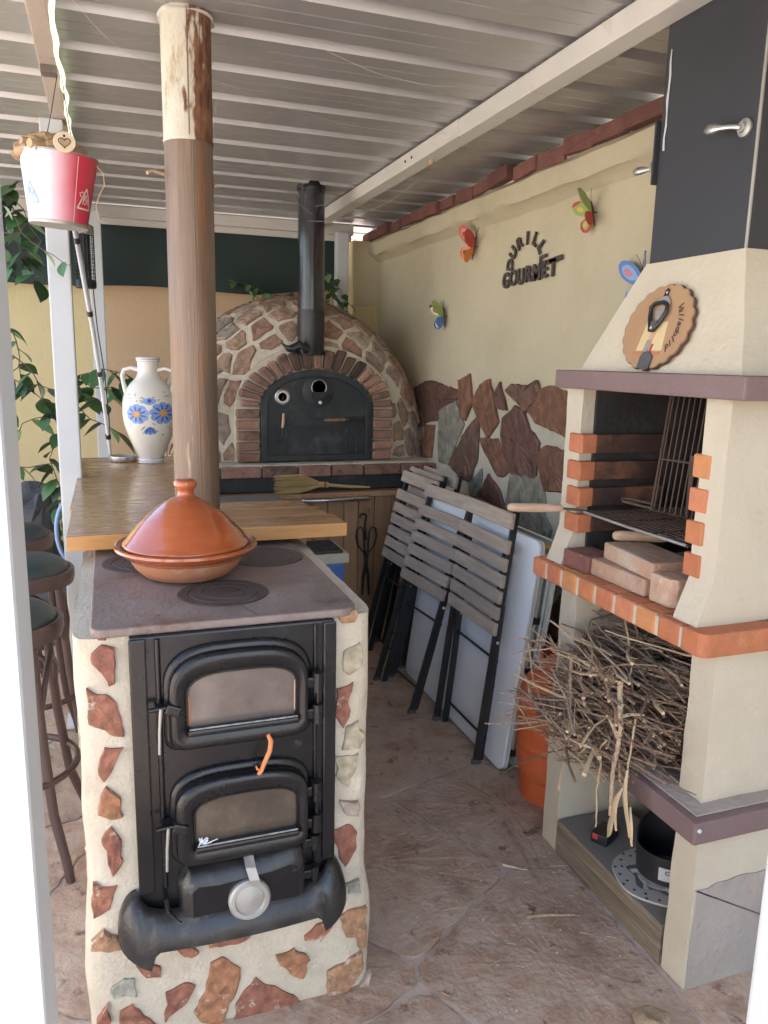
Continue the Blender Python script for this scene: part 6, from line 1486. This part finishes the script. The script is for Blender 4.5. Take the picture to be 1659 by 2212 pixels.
vine('climbing_vine', 'leafy vine twining between the broad white post and the bar counter', [[(-.60, 4.45, 1.2), (-.45, 4.38, 1.30), (-.33, 4.36, 1.40), (-.22, 4.36, 1.36)], [(-.55, 4.45, 1.1), (-.42, 4.4, 1.18), (-.30, 4.38, 1.22)], [(-.50, 4.4, 1.58), (-.40, 4.38, 1.50), (-.33, 4.36, 1.42), (-.30, 4.36, 1.30)], [(-.23, 4.5, .55), (-.27, 4.4, .9), (-.30, 4.4, 1.0), (-.26, 4.4, 1.15), (-.30, 4.4, 1.3)], [(-.62, 4.5, 1.5), (-.46, 4.4, 1.42), (-.35, 4.4, 1.35), (-.25, 4.4, 1.27), (-.2, 4.4, 1.25)], [(-.55, 4.5, 1.75), (-.43, 4.4, 1.62), (-.41, 4.4, 1.5), (-.40, 4.4, 1.35)], [(-.55, 4.4, .98), (-.40, 4.4, .96), (-.27, 4.4, .98)]], .036, LM, 15, size=(1.0, 1.45))
vine('climbing_vine', 'leafy vine behind the ceramic jar around the slim white post', [[(-.25, 4.75, 1.3), (-.14, 4.7, 1.42), (-.02, 4.68, 1.47), (.10, 4.66, 1.44), (.19, 4.66, 1.36)], [(-.2, 4.72, 1.45), (-.08, 4.68, 1.36), (.03, 4.66, 1.37), (.12, 4.66, 1.33)], [(-.2, 4.7, 1.38), (-.1, 4.66, 1.31), (-.02, 4.66, 1.28)], [(-.15, 4.7, 1.25), (-.05, 4.66, 1.17), (.04, 4.66, 1.12)]], .022, LM[:2], 21, size=(1.2, 1.7))
iv = [[(.80, 5.42, 2.06), (.92, 5.40, 2.03), (1.02, 5.38, 1.98), (1.14, 5.38, 1.96), (1.26, 5.38, 2.03)], [(.90, 5.40, 2.0), (1.0, 5.38, 1.93), (1.06, 5.36, 1.95)], [(1.0, 5.38, 2.0), (1.10, 5.36, 1.94), (1.2, 5.38, 1.98)], [(1.40, 5.26, 2.14), (1.48, 5.26, 2.08), (1.54, 5.26, 1.98), (1.58, 5.26, 1.88)], [(1.38, 5.26, 2.05), (1.46, 5.26, 1.98), (1.52, 5.26, 1.93), (1.6, 5.26, 1.92)], [(1.42, 5.26, 2.1), (1.5, 5.26, 2.02), (1.44, 5.26, 1.94)]]
vine('ivy', 'dark green ivy creeping along the wall top behind the oven dome', iv, .011, IV, 33, r=.0025, size=(1.0, 1.6), droop=.8)
# rock and hose in the left bed
b = B().lathe(smoothprof([(0, 0), (.26, 0), (.27, .2), (.22, .45), (.12, .72), (0, .80)], 4), 18, (-.50, 4.95, 0)); b.noise(.07, 5, 2); b.noise(.03, 14, 5)
tag(b.build('slate_boulder', 'rock', None), 'dark slate boulder standing in the bed behind the bar stools', 'boulder')
hs = [(-.215+.075*cos(2*pi*i/26), 4.35, .62+.17*sin(2*pi*i/26)) for i in range(20)]
tag(B().tube(hs, .011, 8).build('garden_hose', 'bf_lb', None, smooth=60), 'loop of pale blue garden hose behind the white post', 'hose')
bed = B().box(-2.2, -.22, 4.62, 5.58, -.01, .22); tag(bed.build('planting_bed', 'rock', None, bev=.03), 'dark earth planting bed along the yellow wall', 'bed')
# cobweb threads under the roof
rs = random.Random(19); b = B()
def thread(p, q, sag):
    p, q = Vector(p), Vector(q); b.tube([p.lerp(q, t/8)+Vector((0, 0, -sag*4*(t/8)*(1-t/8)))+noise.noise_vector(p*5+Vector((t, 0, 0)))*.008 for t in range(9)], .0006, 4)
for p, q, s in (((.33, 2.6, 2.36), (.80, 3.3, 2.26), .05), ((.55, 3.0, 2.33), (1.06, 4.2, 2.30), .04), ((1.06, 4.28, 2.28), (1.42, 3.6, 2.38), .06), ((.34, 2.7, 2.42), (1.3, 3.0, 2.43), .05), ((-.06, 2.3, 2.44), (.20, 2.6, 2.38), .03), ((0, 2.9, 2.44), (.35, 3.4, 2.36), .05), ((.1, 3.3, 2.43), (.9, 3.9, 2.40), .06), ((.4, 3.5, 2.4), (1.0, 4.3, 2.2), .05), ((.34, 2.5, 2.3), (.45, 3.6, 2.42), .03), ((1.32, 2.9, 2.42), (1.1, 4.3, 2.36), .05), ((.6, 2.4, 2.45), (1.2, 2.5, 2.44), .04)): thread(p, q, s)
tag(b.build('cobweb_threads', 'web', None, fixn=False), 'fine cobweb threads sagging under the roof sheets', 'cobweb', kind='stuff')
